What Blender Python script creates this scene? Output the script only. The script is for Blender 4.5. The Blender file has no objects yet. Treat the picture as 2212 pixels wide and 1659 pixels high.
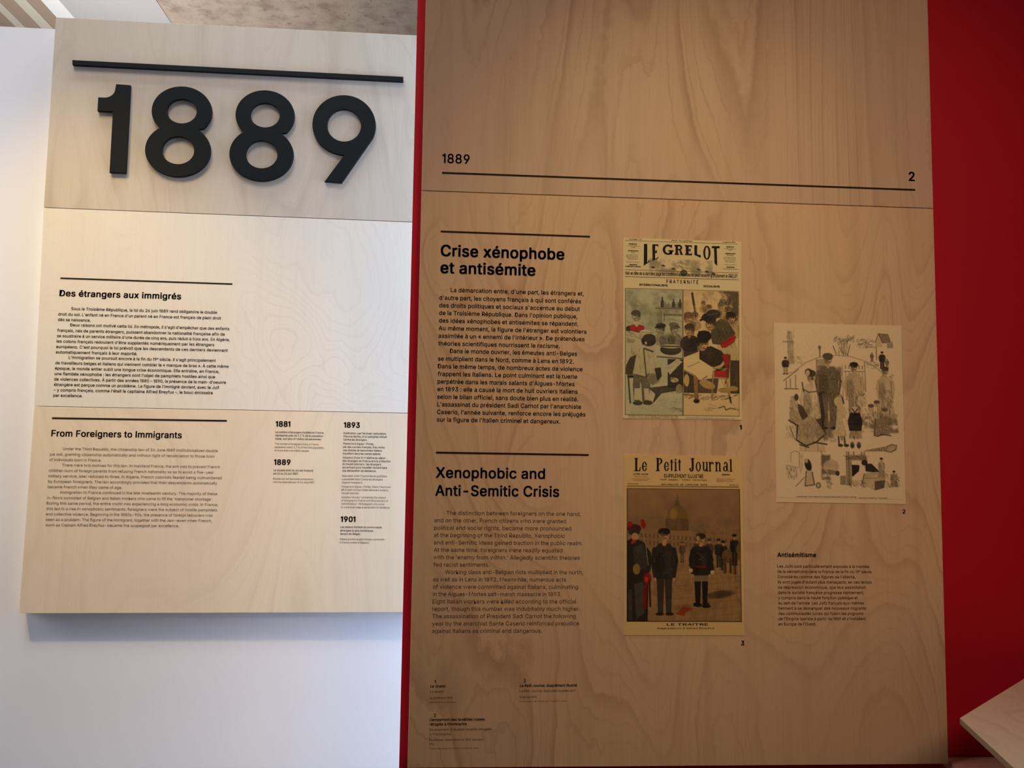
import bpy, bmesh, math, os, random
import numpy as np
from mathutils import Matrix, Vector
SC = bpy.context.scene
COL = SC.collection
# ---------------------------------------------------------------- measured layout (metres, world X / Z on each wall plane)
D = {'left_heading_fr': {'cap': 0.0189, 'lines': [(-1.2284, 2.0595, 0.3708, 'Des étrangers aux immigrés')]},
 'left_body_fr': {'cap': 0.0092,
                  'lines': [(-1.1903, 2.0161, 0.4454, 'Sous la Troisième République, la loi du 26 juin 1889 rend obligatoire le double'), (-1.2284, 1.998, 0.4968, "droit du sol. L'enfant né en France d'un parent né en France est français de plein droit"), (-1.2283, 1.9809, 0.0989, 'dès sa naissance.'),
                            (-1.1904, 1.9649, 0.4858, "Deux raisons ont motivé cette loi. En métropole, il s'agit d'empêcher que des enfants"), (-1.2284, 1.9469, 0.5103, 'français, nés de parents étrangers, puissent abandonner la nationalité française afin de'), (-1.2283, 1.9299, 0.5266, "se soustraire à un service militaire d'une durée de cinq ans, puis réduit à trois ans. En Algérie,"),
                            (-1.2285, 1.9129, 0.4791, "les colons français redoutent d'être supplantés numériquement par les étrangers"), (-1.2287, 1.8959, 0.5222, "européens. C'est pourquoi la loi prévoit que les descendants de ces derniers deviennent"), (-1.229, 1.8789, 0.2461, 'automatiquement français à leur majorité.'),
                            (-1.1897, 1.8629, 0.4469, "L'immigration se poursuit encore à la fin du 19ᵉ siècle. Il s'agit principalement"), (-1.2285, 1.8451, 0.5265, 'de travailleurs belges et italiens qui viennent combler le « manque de bras ». À cette même'), (-1.2287, 1.8282, 0.4986, 'époque, le monde entier subit une longue crise économique. Elle entraîne, en France,'),
                            (-1.2289, 1.8113, 0.4868, "une flambée xénophobe : les étrangers sont l'objet de pamphlets hostiles ainsi que"), (-1.2291, 1.7944, 0.5209, "de violences collectives. À partir des années 1880 – 1890, la présence de la main-d'œuvre"), (-1.229, 1.7776, 0.5007, "étrangère est perçue comme un problème. La figure de l'immigré devient, avec le Juif"),
                            (-1.2289, 1.7608, 0.4815, "– y compris français, comme l'était le capitaine Alfred Dreyfus –, le bouc émissaire"), (-1.2291, 1.744, 0.0878, 'par excellence.')]},
 'left_heading_en': {'cap': 0.0192, 'lines': [(-1.2279, 1.6218, 0.392, 'From Foreigners to Immigrants')]},
 'left_body_en': {'cap': 0.0085,
                  'lines': [(-1.1907, 1.58, 0.4663, 'Under the Third Republic, the citizenship law of 26 June 1889 institutionalized double'), (-1.2297, 1.5627, 0.4961, 'jus soli, granting citizenship automatically and without right of renunciation to those born'), (-1.2294, 1.546, 0.1548, 'of individuals born in France.'),
                            (-1.1908, 1.5298, 0.4747, 'There were two motives for this law. In mainland France, the aim was to prevent French'), (-1.2292, 1.5127, 0.4954, 'children born of foreign parents from refusing French nationality so as to avoid a five-year'), (-1.2294, 1.496, 0.5203, 'military service, later reduced to three. In Algeria, French colonists feared being outnumbered'),
                            (-1.2293, 1.4794, 0.5071, 'by European foreigners. The law accordingly provided that their descendants automatically'), (-1.2298, 1.4628, 0.2218, 'became French when they came of age.'), (-1.1913, 1.4466, 0.4711, 'Immigration to France continued in the late nineteenth century. The majority of these'),
                            (-1.2296, 1.4296, 0.4964, "in-flows consisted of Belgian and Italian workers who came to fill the 'manpower shortage'."), (-1.2298, 1.4131, 0.5134, 'During this same period, the entire world was experiencing a long economic crisis. In France,'), (-1.2297, 1.3965, 0.5111, 'this led to a rise in xenophobic sentiments: foreigners were the subject of hostile pamphlets'),
                            (-1.2301, 1.38, 0.4984, 'and collective violence. Beginning in the 1880s-90s, the presence of foreign labourers was'), (-1.2298, 1.3635, 0.4965, 'seen as a problem. The figure of the immigrant, together with the Jew –even when French,'), (-1.2288, 1.347, 0.3973, 'such as Captain Alfred Dreyfus– became the scapegoat par excellence.')]},
 'date_1881': {'cap': 0.0166, 'lines': [(-0.5497, 1.6628, 0.0454, '1881')]},
 'date_1889': {'cap': 0.0165, 'lines': [(-0.5505, 1.543, 0.0509, '1889')]},
 'date_1893': {'cap': 0.0166, 'lines': [(-0.3377, 1.6629, 0.0504, '1893')]},
 'date_1901': {'cap': 0.0164, 'lines': [(-0.3385, 1.3674, 0.0457, '1901')]},
 'note_1881_fr': {'cap': 0.0064, 'lines': [(-0.5503, 1.6423, 0.15, "Le nombre d'étrangers installés en France"), (-0.5499, 1.632, 0.149, 'représente près de 2,7 % de la population'), (-0.5501, 1.6216, 0.144, "totale, soit plus d'1 million de personnes.")]},
 'note_1881_en': {'cap': 0.0062, 'lines': [(-0.5503, 1.6056, 0.135, 'The number of foreigners living in France'), (-0.5505, 1.5953, 0.1536, 'represents nearly 2.7 % of the total population,'), (-0.5507, 1.5849, 0.1083, 'or more than one million people.')]},
 'note_1889_fr': {'cap': 0.0064, 'lines': [(-0.5512, 1.523, 0.1225, 'Le double droit du sol est instauré'), (-0.5514, 1.5127, 0.0777, 'par loi du 26 juin 1889.')]},
 'note_1889_en': {'cap': 0.0061, 'lines': [(-0.551, 1.4965, 0.124, 'Double jus soli becomes compulsory'), (-0.5512, 1.4862, 0.1282, 'with the nationality law of 26 June 1889.')]},
 'note_1893_fr': {'cap': 0.0065,
                  'lines': [(-0.3376, 1.6422, 0.1329, "Publication, par l'écrivain nationaliste"), (-0.3376, 1.6321, 0.1359, "Maurice Barrès, d'un pamphlet intitulé"), (-0.3379, 1.6219, 0.0756, 'Contre les étrangers.'), (-0.338, 1.6093, 0.0965, 'Massacre à Aigues-Mortes,'), (-0.338, 1.5988, 0.131, "par des ouvriers français, d'au moins"),
                            (-0.338, 1.5884, 0.122, 'une dizaine de saisonniers italiens'), (-0.3382, 1.578, 0.1197, 'travaillant dans les marais salants.'), (-0.3381, 1.5654, 0.134, "Adoption d'une loi « relative au séjour"), (-0.3384, 1.555, 0.1503, 'des étrangers en France et à la protection'), (-0.3383, 1.5449, 0.121, 'du travail national » : les étrangers'),
                            (-0.3383, 1.5345, 0.14, 'qui arrivent pour travailler doivent faire'), (-0.3385, 1.5241, 0.1063, 'une déclaration de résidence.')]},
 'note_1893_en': {'cap': 0.0062,
                  'lines': [(-0.3386, 1.5079, 0.141, 'Nationalist writer Maurice Barrès publishes'), (-0.3386, 1.4975, 0.1281, 'a pamphlet titled Contre les étrangers'), (-0.3385, 1.4872, 0.066, '(Against foreigners).'), (-0.3387, 1.4743, 0.1532, 'Massacre in Aigues-Mortes, where Frenchmen'), (-0.339, 1.4643, 0.1454, 'kill at least a dozen Italian labourers working'),
                            (-0.3389, 1.4539, 0.0556, 'the salt marshes.'), (-0.3388, 1.4411, 0.1393, "Adoption of a law 'concerning the sojourn"), (-0.3388, 1.4308, 0.1469, 'of foreigners in France and the protection of'), (-0.3387, 1.4205, 0.1345, "national labour'. All foreigners who come"), (-0.3387, 1.4099, 0.1526, 'to work must make a declaration of residence.')]},
 'note_1901_fr': {'cap': 0.0063, 'lines': [(-0.3388, 1.348, 0.1281, 'Les Italiens forment la communauté'), (-0.3387, 1.3372, 0.1032, 'étrangère la plus nombreuse,'), (-0.3387, 1.327, 0.0632, 'devant les Belges.')]},
 'note_1901_en': {'cap': 0.0061, 'lines': [(-0.3387, 1.3106, 0.1379, 'Italians are the largest foreign community'), (-0.339, 1.3004, 0.0917, 'in France, ahead of Belgians.')]},
 'right_heading_fr': {'cap': 0.0257, 'lines': [(-0.0309, 2.0426, 0.2868, 'Crise xénophobe'), (-0.0309, 2.0028, 0.2197, 'et antisémite')]},
 'right_body_fr': {'cap': 0.0096,
                   'lines': [(-0.0062, 1.9593, 0.3085, "La démarcation entre, d'une part, les étrangers et,"), (-0.0317, 1.9409, 0.3275, "d'autre part, les citoyens français à qui sont conférés"), (-0.0316, 1.9232, 0.3249, "des droits politiques et sociaux s'accentue au début"), (-0.0315, 1.9056, 0.3192, "de la Troisième République. Dans l'opinion publique,"),
                             (-0.0317, 1.888, 0.3213, 'des idées xénophobes et antisémites se répandent.'), (-0.0319, 1.8704, 0.3409, "Au même moment, la figure de l'étranger est volontiers"), (-0.0319, 1.8529, 0.3365, "assimilée à un « ennemi de l'intérieur ». De prétendues"), (-0.0321, 1.8353, 0.2791, 'théories scientifiques nourrissent le racisme.'),
                             (-0.0054, 1.8184, 0.2929, 'Dans le monde ouvrier, les émeutes anti-Belges'), (-0.0319, 1.8004, 0.312, 'se multiplient dans le Nord, comme à Lens en 1892.'), (-0.0318, 1.7829, 0.3324, 'Dans le même temps, de nombreux actes de violence'), (-0.0318, 1.7655, 0.32, 'frappent les Italiens. Le point culminant est la tuerie'),
                             (-0.032, 1.7481, 0.3141, "perpétrée dans les marais salants d'Aigues-Mortes"), (-0.0319, 1.7308, 0.3213, 'en 1893 : elle a causé la mort de huit ouvriers italiens'), (-0.0318, 1.7134, 0.3228, 'selon le bilan officiel, sans doute bien plus en réalité.'), (-0.0317, 1.6961, 0.3294, "L'assassinat du président Sadi Carnot par l'anarchiste"),
                             (-0.0317, 1.6788, 0.3396, "Caserio, l'année suivante, renforce encore les préjugés"), (-0.0316, 1.6615, 0.2815, "sur la figure de l'Italien criminel et dangereux.")]},
 'right_heading_en': {'cap': 0.023, 'lines': [(-0.0314, 1.5354, 0.2476, 'Xenophobic and'), (-0.0316, 1.4953, 0.2805, 'Anti-Semitic Crisis')]},
 'right_body_en': {'cap': 0.0088,
                   'lines': [(-0.0057, 1.4526, 0.3047, 'The distinction between foreigners on the one hand,'), (-0.0325, 1.436, 0.2977, 'and on the other, French citizens who were granted'), (-0.0324, 1.4196, 0.3095, 'political and social rights, became more pronounced'), (-0.0324, 1.4032, 0.2953, 'at the beginning of the Third Republic. Xenophobic'),
                             (-0.0323, 1.3869, 0.3358, 'and anti-Semitic ideas gained traction in the public realm.'), (-0.0322, 1.3706, 0.2898, 'At the same time, foreigners were readily equated'), (-0.0321, 1.3543, 0.3294, "with the 'enemy from within.' Allegedly scientific theories"), (-0.0321, 1.3381, 0.1243, 'fed racist sentiments.'),
                             (-0.0058, 1.3219, 0.3103, 'Working class anti-Belgian riots multiplied in the north,'), (-0.0322, 1.3056, 0.2985, 'as well as in Lens in 1892. Meanwhile, numerous acts'), (-0.0324, 1.2894, 0.326, 'of violence were committed against Italians, culminating'), (-0.0323, 1.2733, 0.2883, 'in the Aigues-Mortes salt-marsh massacre in 1893.'),
                             (-0.0325, 1.2571, 0.3218, 'Eight Italian workers were killed according to the official'), (-0.0324, 1.241, 0.3311, 'report, though this number was indubitably much higher.'), (-0.0323, 1.2249, 0.3213, 'The assassination of President Sadi Carnot the following'), (-0.0323, 1.2088, 0.3293, 'year by the anarchist Sante Caserio reinforced prejudice'),
                             (-0.0322, 1.1928, 0.2452, 'against Italians as criminal and dangerous.')]},
 'aside_heading': {'cap': 0.0098, 'lines': [(0.7568, 1.3626, 0.092, 'Antisémitisme')]},
 'aside_body': {'cap': 0.0066,
                'lines': [(0.7565, 1.3382, 0.2192, 'Les Juifs sont particulièrement exposés à la montée'), (0.7567, 1.3263, 0.2261, 'de la xénophobie dans la France de la fin du 19ᵉ siècle.'), (0.7569, 1.3144, 0.1855, "Considérés comme des figures de l'altérité,"), (0.7571, 1.3025, 0.2238, "ils sont jugés d'autant plus menaçants, en ces temps"),
                          (0.7573, 1.2906, 0.209, 'de dépression économique, que leur assimilation'), (0.7574, 1.2787, 0.2043, 'dans la société française progresse rapidement,'), (0.7576, 1.2669, 0.1892, 'y compris dans la haute fonction publique et'), (0.7575, 1.255, 0.2041, "au sein de l'armée. Les Juifs français eux-mêmes"),
                          (0.7577, 1.2432, 0.2083, 'tiennent à se démarquer des nouveaux migrants'), (0.7578, 1.2314, 0.2013, 'des communautés juives qui fuient les pogroms'), (0.758, 1.2195, 0.2068, "de l'Empire tsariste à partir de 1881 et s'installent"), (0.7579, 1.2077, 0.0891, "en Europe de l'Ouest.")]},
 'header_year': {'cap': 0.0215, 'lines': [(-0.0318, 2.2624, 0.0633, '1889')]},
 'header_page': {'cap': 0.0217, 'lines': [(1.0948, 2.2634, 0.0152, '2')]},
 'number_1': {'cap': 0.0102, 'lines': [(0.6699, 1.6549, 0.0054, '1')]},
 'number_2': {'cap': 0.0089, 'lines': [(1.0591, 1.4645, 0.0075, '2')]},
 'number_3': {'cap': 0.0101, 'lines': [(0.6696, 1.1634, 0.0075, '3')]},
 'cap_n1': {'cap': 0.0065, 'lines': [(-0.0245, 1.0842, 0.0032, '1')]},
 'cap_t1': {'cap': 0.0054, 'lines': [(-0.0336, 1.0749, 0.0337, 'Le Grelot')]},
 'cap_e1': {'cap': 0.005, 'lines': [(-0.0334, 1.0636, 0.0297, 'Le Grelot')]},
 'cap_d1': {'cap': 0.0044, 'lines': [(-0.0331, 1.0504, 0.049, '4 septembre 1892')]},
 'cap_s1': {'cap': 0.0025, 'lines': [(-0.0329, 1.042, 0.0563, 'Bibliothèque nationale de France')]},
 'cap_n3': {'cap': 0.0069, 'lines': [(0.1732, 1.0844, 0.0047, '3')]},
 'cap_t3': {'cap': 0.0054, 'lines': [(0.1644, 1.0748, 0.1283, 'Le Petit Journal. Supplément illustré')]},
 'cap_e3': {'cap': 0.005, 'lines': [(0.1642, 1.0636, 0.1248, 'Le Petit Journal. Illustrated supplement')]},
 'cap_d3': {'cap': 0.0044, 'lines': [(0.1643, 1.0505, 0.0382, '13 janvier 1895')]},
 'cap_s3': {'cap': 0.0025, 'lines': [(0.1645, 1.0422, 0.1044, "Musée national de l'histoire de l'immigration, Paris")]},
 'cap_n2': {'cap': 0.0068, 'lines': [(-0.0244, 1.012, 0.0046, '2')]},
 'cap_t2': {'cap': 0.0054, 'lines': [(-0.0334, 1.0031, 0.1212, 'Campement des Israélites russes'), (-0.0331, 0.9934, 0.0815, 'réfugiés à Montmartre')]},
 'cap_e2': {'cap': 0.005, 'lines': [(-0.0334, 0.9822, 0.1363, 'Encampment of Russian Israelite refugees'), (-0.0336, 0.9724, 0.0468, 'in Montmartre')]},
 'cap_d2': {'cap': 0.0043, 'lines': [(-0.0333, 0.9606, 0.1186, 'Paul Destez (dessinateur) et Gillot (graveur)'), (-0.0331, 0.9517, 0.0109, '1892')]},
 'cap_s2': {'cap': 0.0025, 'lines': [(-0.033, 0.943, 0.1076, "Musée national de l'histoire de l'immigration, Paris")]},
 'rule_l1': [(-1.2285, 2.1179), (-0.701, 2.1146), (-0.7009, 2.1108), (-1.2283, 2.1141)],
 'rule_l2': [(-1.2287, 1.6797), (-0.7007, 1.6802), (-0.7005, 1.6759), (-1.2285, 1.6754)],
 'rule_r0': [(-0.0317, 2.24), (1.1106, 2.2429), (1.1105, 2.2395), (-0.0316, 2.2367)],
 'rule_r1': [(-0.0321, 2.1013), (0.3159, 2.1007), (0.3159, 2.0975), (-0.032, 2.0981)],
 'rule_r2': [(-0.0321, 1.5931), (0.3161, 1.5923), (0.3161, 1.589), (-0.032, 1.5898)],
 'bar': [(-1.2259, 2.8188), (-0.1782, 2.8148), (-0.1778, 2.7985), (-1.225, 2.8029)],
 'title_board': [(-1.2898, 2.963), (-0.1398, 2.9636), (-0.1387, 2.3345), (-1.2916, 2.3406)],
 'mid_board': [(-1.2917, 2.3387), (-0.1387, 2.3325), (-0.1387, 1.7127), (-1.2838, 1.7142)],
 'low_board': [(-1.2837, 1.7128), (-0.1387, 1.7112), (-0.1381, 1.0884), (-1.2918, 1.0856)],
 'head_board': [(-0.0786, 2.6536), (1.1548, 2.7233), (1.1549, 2.198), (-0.0782, 2.1952)],
 'main_board': [(-0.0782, 2.1935), (1.1549, 2.1962), (1.1545, 0.8956), (-0.0793, 0.9034)],
 'grelot': [(0.3942, 2.0988), (0.6771, 2.0988), (0.6755, 1.6771), (0.3949, 1.6761)],
 'petit': [(0.3976, 1.5925), (0.6752, 1.5933), (0.6781, 1.1855), (0.3987, 1.1868)],
 'camp': [(0.7543, 1.9068), (1.0662, 1.9082), (1.0671, 1.4864), (0.7554, 1.488)],
 'num_1': (-1.1401, 2.4567, 0.0969, 0.2896),
 'num_8a': (-0.9875, 2.451, 0.2028, 0.2976),
 'num_8b': (-0.7251, 2.4474, 0.2015, 0.3009),
 'num_9': (-0.4669, 2.4511, 0.2039, 0.2928),
 'walltop': (-1.3949, 2.9444),
 'wall_left_edge': [(-0.1007, 2.675), (-0.0979, 2.1082), (-0.0997, 0.8888)],
 'ledge_z': 0.8951,
 'ledge_pts': [(1.1656, 1.8851), (1.1652, 1.8462)],
 'table': [(0.944, 1.4899), (1.2532, 1.7434), (0.8798, 1.254)],
 'ceil': {'A': [-3.8149, -3.8308], 'B': [-3.7444, -3.7535], 'C': [-3.5991, -3.6233], 'D': [-3.5151, -3.5094], 'E': [-3.3969, -3.404], 'F': [-3.2407, -3.2532], 'G': [-2.4474, -2.4556]},
 'ceilY': [6.6215, 6.9591],
 'cam': {'f': 1776.01, 'right': [0.99711, -0.074661, 0.014054], 'up': [-0.01993, -0.078551, 0.996711], 'fwd': [0.073312, 0.99411, 0.079812]}}

EYE = 1.6
YR, YL = 1.87, 2.64            # front faces of the right / left plywood boards
TH = 0.04                      # board thickness
# ---------------------------------------------------------------- camera
cam = D['cam']
cd = bpy.data.cameras.new('camera'); co = bpy.data.objects.new('camera', cd); COL.objects.link(co)
cd.sensor_fit = 'HORIZONTAL'; cd.sensor_width = 36.0; cd.lens = cam['f'] / 2212 * 36.0; cd.clip_start = 0.02; cd.clip_end = 60
r, u, f = Vector(cam['right']), Vector(cam['up']), Vector(cam['fwd'])
m = Matrix.Identity(4)
for i in range(3):
    m[i][0], m[i][1], m[i][2] = r[i], u[i], -f[i]
m[2][3] = EYE
co.matrix_world = m
SC.camera = co
# ---------------------------------------------------------------- world, lights, exposure
w = bpy.data.worlds.new('world'); SC.world = w; w.use_nodes = True
w.node_tree.nodes['Background'].inputs[0].default_value = (1.0, 0.55, 0.38, 1)
w.node_tree.nodes['Background'].inputs[1].default_value = 0.009
SC.view_settings.view_transform = 'Standard'; SC.view_settings.look = 'None'
SC.view_settings.exposure = 0.0; SC.view_settings.gamma = 1.0; SC.view_settings.use_curve_mapping = False

def aim(o, target):
    o.rotation_euler = (Vector(target) - o.location).to_track_quat('-Z', 'Y').to_euler()
def spot(name, loc, target, power, color, angle, blend, size):
    l = bpy.data.lights.new(name, 'SPOT'); l.energy = power; l.color = color
    l.spot_size = math.radians(angle); l.spot_blend = blend; l.shadow_soft_size = size
    o = bpy.data.objects.new(name, l); COL.objects.link(o); o.location = loc; aim(o, target); return o
def area(name, loc, target, power, color, sx, sy, spread=180):
    l = bpy.data.lights.new(name, 'AREA'); l.energy = power; l.color = color
    l.shape = 'RECTANGLE'; l.size = sx; l.size_y = sy; l.spread = math.radians(spread)
    o = bpy.data.objects.new(name, l); COL.objects.link(o); o.location = loc; aim(o, target); return o
spot('warm_track_spot_white_wall', (-1.80, 1.44, 3.83), (-0.98, 2.66, 1.64), 154, (1.0, 0.66, 0.19), 39, 1.0, 0.03)
spot('warm_track_spot_red_wall', (0.90, -0.90, 3.20), (0.80, 1.90, 1.90), 136, (1.0, 0.66, 0.44), 55, 1.0, 0.45)
spot('warm_track_spot_prints', (0.70, 0.50, 3.60), (0.48, 1.90, 1.82), 36, (1.0, 0.80, 0.30), 42, 1.0, 0.06)
area('daylight_from_gap', (1.5, 2.36, 2.0), (-1.0, 2.5, 1.9), 58, (0.64, 0.78, 1.0), 0.55, 2.6)
area('daylight_hall', (-3.5, 2.0, 2.4), (-1.0, 2.66, 1.5), 15.5, (0.92, 0.92, 1.0), 0.5, 2.0, 110)
area('fill_behind_partition', (-0.8, 2.25, 4.6), (-0.8, 2.4, 0), 22, (0.91, 1.0, 1.0), 2.2, 0.3, 120)  # unseen fill added overhead, grazing the left boards with cool light
area('fill_front', (-1.2, 1.2, 4.6), (-0.8, 2.66, 1.0), 9, (1.0, 0.86, 0.80), 1.2, 0.8, 70)  # added unseen fill, lifts the white wall and its shadows
area('daylight_ceiling', (-2.6, 6.2, 3.4), (-2.2, 6.8, 5.2), 64, (1.0, 0.99, 0.96), 2.0, 2.0)

# ---------------------------------------------------------------- helpers
def tag(o, label=None, cat=None, group=None, kind=None):
    if label: o['label'] = label
    if cat: o['category'] = cat
    if group: o['group'] = group
    if kind: o['kind'] = kind
    return o
def link(name, me, mat=None, parent=None, loc=None):
    o = bpy.data.objects.new(name, me); COL.objects.link(o)
    if mat: me.materials.append(mat)
    if loc is not None: o.location = loc
    if parent is not None: o.parent = parent
    return o
def mesh_from(name, verts, faces, origin=(0, 0, 0)):
    me = bpy.data.meshes.new(name)
    v = np.asarray(verts, dtype=float).reshape(-1, 3) - np.array(origin)
    me.from_pydata(v.tolist(), [], faces); me.update(); return me
def prism(name, outline, y0, y1, mat, parent=None, bevel=0.0, org=None):
    """outline: (x,z) list, extruded from y0 (front) to y1 (back); vertices relative to its own base point"""
    ox = sum(p[0] for p in outline) / len(outline); oz = min(p[1] for p in outline)
    org = org or (ox, y1, oz)
    bm = bmesh.new()
    a = [bm.verts.new((x - org[0], y0 - org[1], z - org[2])) for x, z in outline]
    b = [bm.verts.new((x - org[0], y1 - org[1], z - org[2])) for x, z in outline]
    n = len(outline)
    bm.faces.new(a); bm.faces.new(b[::-1])
    for i in range(n): bm.faces.new((a[i], a[(i + 1) % n], b[(i + 1) % n], b[i]))
    bmesh.ops.recalc_face_normals(bm, faces=bm.faces)
    if bevel: bmesh.ops.bevel(bm, geom=list(bm.edges), offset=bevel, segments=2, affect='EDGES', profile=0.6)
    me = bpy.data.meshes.new(name); bm.to_mesh(me); bm.free()
    loc = Vector(org) - (parent.location if parent else Vector())
    return link(name, me, mat, parent, loc)
def slab(name, pts, z0, z1, mat, parent=None, bevel=0.0):
    """horizontal polygon (x,y) between z0 and z1"""
    ox = sum(p[0] for p in pts) / len(pts); oy = sum(p[1] for p in pts) / len(pts)
    bm = bmesh.new()
    a = [bm.verts.new((x - ox, y - oy, 0)) for x, y in pts]
    b = [bm.verts.new((x - ox, y - oy, z1 - z0)) for x, y in pts]
    n = len(pts); bm.faces.new(a); bm.faces.new(b)
    for i in range(n): bm.faces.new((a[i], a[(i + 1) % n], b[(i + 1) % n], b[i]))
    bmesh.ops.recalc_face_normals(bm, faces=bm.faces)
    if bevel: bmesh.ops.bevel(bm, geom=list(bm.edges), offset=bevel, segments=2, affect='EDGES')
    me = bpy.data.meshes.new(name); bm.to_mesh(me); bm.free()
    loc = Vector((ox, oy, z0)) - (parent.location if parent else Vector())
    return link(name, me, mat, parent, loc)

# ---------------------------------------------------------------- materials
def s2l(c):
    return tuple(((x / 255) / 12.92 if x / 255 <= 0.04045 else ((x / 255 + 0.055) / 1.055) ** 2.4) for x in c) + (1,)
class NT:
    def __init__(s, name):
        s.m = bpy.data.materials.new(name); s.m.use_nodes = True; s.t = s.m.node_tree
        s.b = s.t.nodes['Principled BSDF']
    def n(s, kind, **kw):
        nd = s.t.nodes.new(kind)
        for k, v in kw.items(): setattr(nd, k, v)
        return nd
    def l(s, a, b): s.t.links.new(a, b)
    def math(s, op, a, b=None, c=None):
        nd = s.n('ShaderNodeMath', operation=op)
        for i, x in enumerate((a, b, c)):
            if x is None: continue
            if isinstance(x, (int, float)): nd.inputs[i].default_value = x
            else: s.l(x, nd.inputs[i])
        return nd.outputs[0]
    def noise(s, vec, scale, detail=2, rough=0.5, dist=0.0):
        nd = s.n('ShaderNodeTexNoise'); s.l(vec, nd.inputs['Vector'])
        nd.inputs['Scale'].default_value = scale; nd.inputs['Detail'].default_value = detail
        nd.inputs['Roughness'].default_value = rough; nd.inputs['Distortion'].default_value = dist
        return nd.outputs['Fac']
    def mapping(s, vec, scale, loc=(0, 0, 0)):
        nd = s.n('ShaderNodeMapping'); s.l(vec, nd.inputs['Vector'])
        nd.inputs['Scale'].default_value = scale; nd.inputs['Location'].default_value = loc
        return nd.outputs[0]
    def ramp(s, fac, stops, interp='LINEAR'):
        nd = s.n('ShaderNodeValToRGB'); nd.color_ramp.interpolation = interp
        e = nd.color_ramp.elements
        while len(e) < len(stops): e.new(0.5)
        for el, (p, c) in zip(e, stops): el.position = p; el.color = c
        s.l(fac, nd.inputs[0]); return nd.outputs[0]
    def mix(s, fac, a, b, blend='MIX'):
        nd = s.n('ShaderNodeMix', data_type='RGBA', blend_type=blend)
        for i, x in ((0, fac), (6, a), (7, b)):
            if isinstance(x, (int, float)): nd.inputs[i].default_value = x
            elif isinstance(x, tuple): nd.inputs[i].default_value = x
            else: s.l(x, nd.inputs[i])
        return nd.outputs[2]
G = lambda v: (v, v, v, 1)
def birch(name, base, line, pink, seed, zs=0.30, freq=9.0, amt=0.55, rough=0.55, bend=1.0):
    """rotary-cut birch veneer: contour lines of a stretched noise field + pores + blotches"""
    s = NT(name); tc = s.n('ShaderNodeTexCoord').outputs['Object']
    off = (seed * 3.7, seed * 1.3, seed * 2.1)
    v = s.mapping(tc, (1.0, 1.0, zs), off)
    field = s.noise(v, 1.7, 2.0, 0.45, 0.35 * bend)
    v2 = s.mapping(tc, (1.0, 1.0, 0.55), off)
    wob = s.noise(s.mapping(tc, (1.0, 1.0, max(zs, 0.10)), off), 11, 2.0, 0.5)
    v2b = s.mapping(tc, (1.0, 1.0, 0.7), off)
    wob2 = s.noise(v2b, 60, 1.0, 0.5)
    x = s.math('ADD', s.math('ADD', field, s.math('MULTIPLY', wob, 0.022 * bend)), s.math('MULTIPLY', wob2, 0.004 * bend))
    x = s.math('MULTIPLY', x, freq)
    fr = s.math('FRACT', x)
    ln = s.ramp(fr, [(0.0, G(0)), (0.72, G(0.10)), (0.93, G(1)), (1.0, G(0))])
    x3 = s.math('FRACT', s.math('MULTIPLY', x, 3.1))
    ln2 = s.ramp(x3, [(0.0, G(0)), (0.78, G(0.05)), (0.94, G(0.6)), (1.0, G(0))])
    var = s.noise(v2, 3.2, 2, 0.5)
    lv = s.math('MULTIPLY', s.math('MAXIMUM', ln, ln2), s.ramp(var, [(0.35, G(0.12)), (0.68, G(1))]))
    fib = s.noise(s.mapping(tc, (1, 1, 0.018), off), 420, 2, 0.6)
    blot = s.noise(s.mapping(tc, (1, 1, 0.4), off), 4.0, 3, 0.55)
    c = s.mix(s.ramp(blot, [(0.35, G(0)), (0.75, G(1))]), base, pink)
    c = s.mix(s.math('MULTIPLY', lv, amt), c, line)
    stk = s.noise(s.mapping(tc, (1, 1, 0.035), off), 30, 2, 0.5)
    c = s.mix(s.math('MULTIPLY', s.ramp(stk, [(0.50, G(0)), (0.72, G(1))]), 0.26 * amt), c, line)
    c = s.mix(s.math('MULTIPLY', s.ramp(fib, [(0.45, G(0)), (0.75, G(1))]), 0.16), c, line)
    s.l(c, s.b.inputs['Base Color']); s.b.inputs['Roughness'].default_value = rough
    s.b.inputs['Specular IOR Level'].default_value = 0.25
    bp = s.n('ShaderNodeBump'); bp.inputs['Strength'].default_value = 0.05; bp.inputs['Distance'].default_value = 0.002
    s.l(fib, bp.inputs['Height']); s.l(bp.outputs[0], s.b.inputs['Normal'])
    return s.m
def plain(name, col, rough=0.6, spec=0.25, grain=0.0, scale=900, bump=0.0):
    s = NT(name); s.b.inputs['Roughness'].default_value = rough; s.b.inputs['Specular IOR Level'].default_value = spec
    if grain or bump:
        tc = s.n('ShaderNodeTexCoord').outputs['Object']; nz = s.noise(tc, scale, 3, 0.6)
        dk = tuple(c * (1 - grain) for c in col[:3]) + (1,)
        s.l(s.mix(nz, dk, tuple(min(1, c * (1 + grain)) for c in col[:3]) + (1,)), s.b.inputs['Base Color'])
        if bump:
            bp = s.n('ShaderNodeBump'); bp.inputs['Strength'].default_value = bump; bp.inputs['Distance'].default_value = 0.001
            s.l(nz, bp.inputs['Height']); s.l(bp.outputs[0], s.b.inputs['Normal'])
    else: s.b.inputs['Base Color'].default_value = col
    return s.m
M = {}
M['wood_title'] = birch('birch_title', (0.57, 0.50, 0.41, 1), (0.40, 0.33, 0.26, 1), (0.55, 0.47, 0.38, 1), 1.0, 0.20, 18, 0.6)
M['wood_mid'] = birch('birch_pale', (0.75, 0.69, 0.59, 1), (0.57, 0.52, 0.45, 1), (0.73, 0.66, 0.56, 1), 2.6, 0.6, 34, 0.36, bend=2.4)
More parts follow.
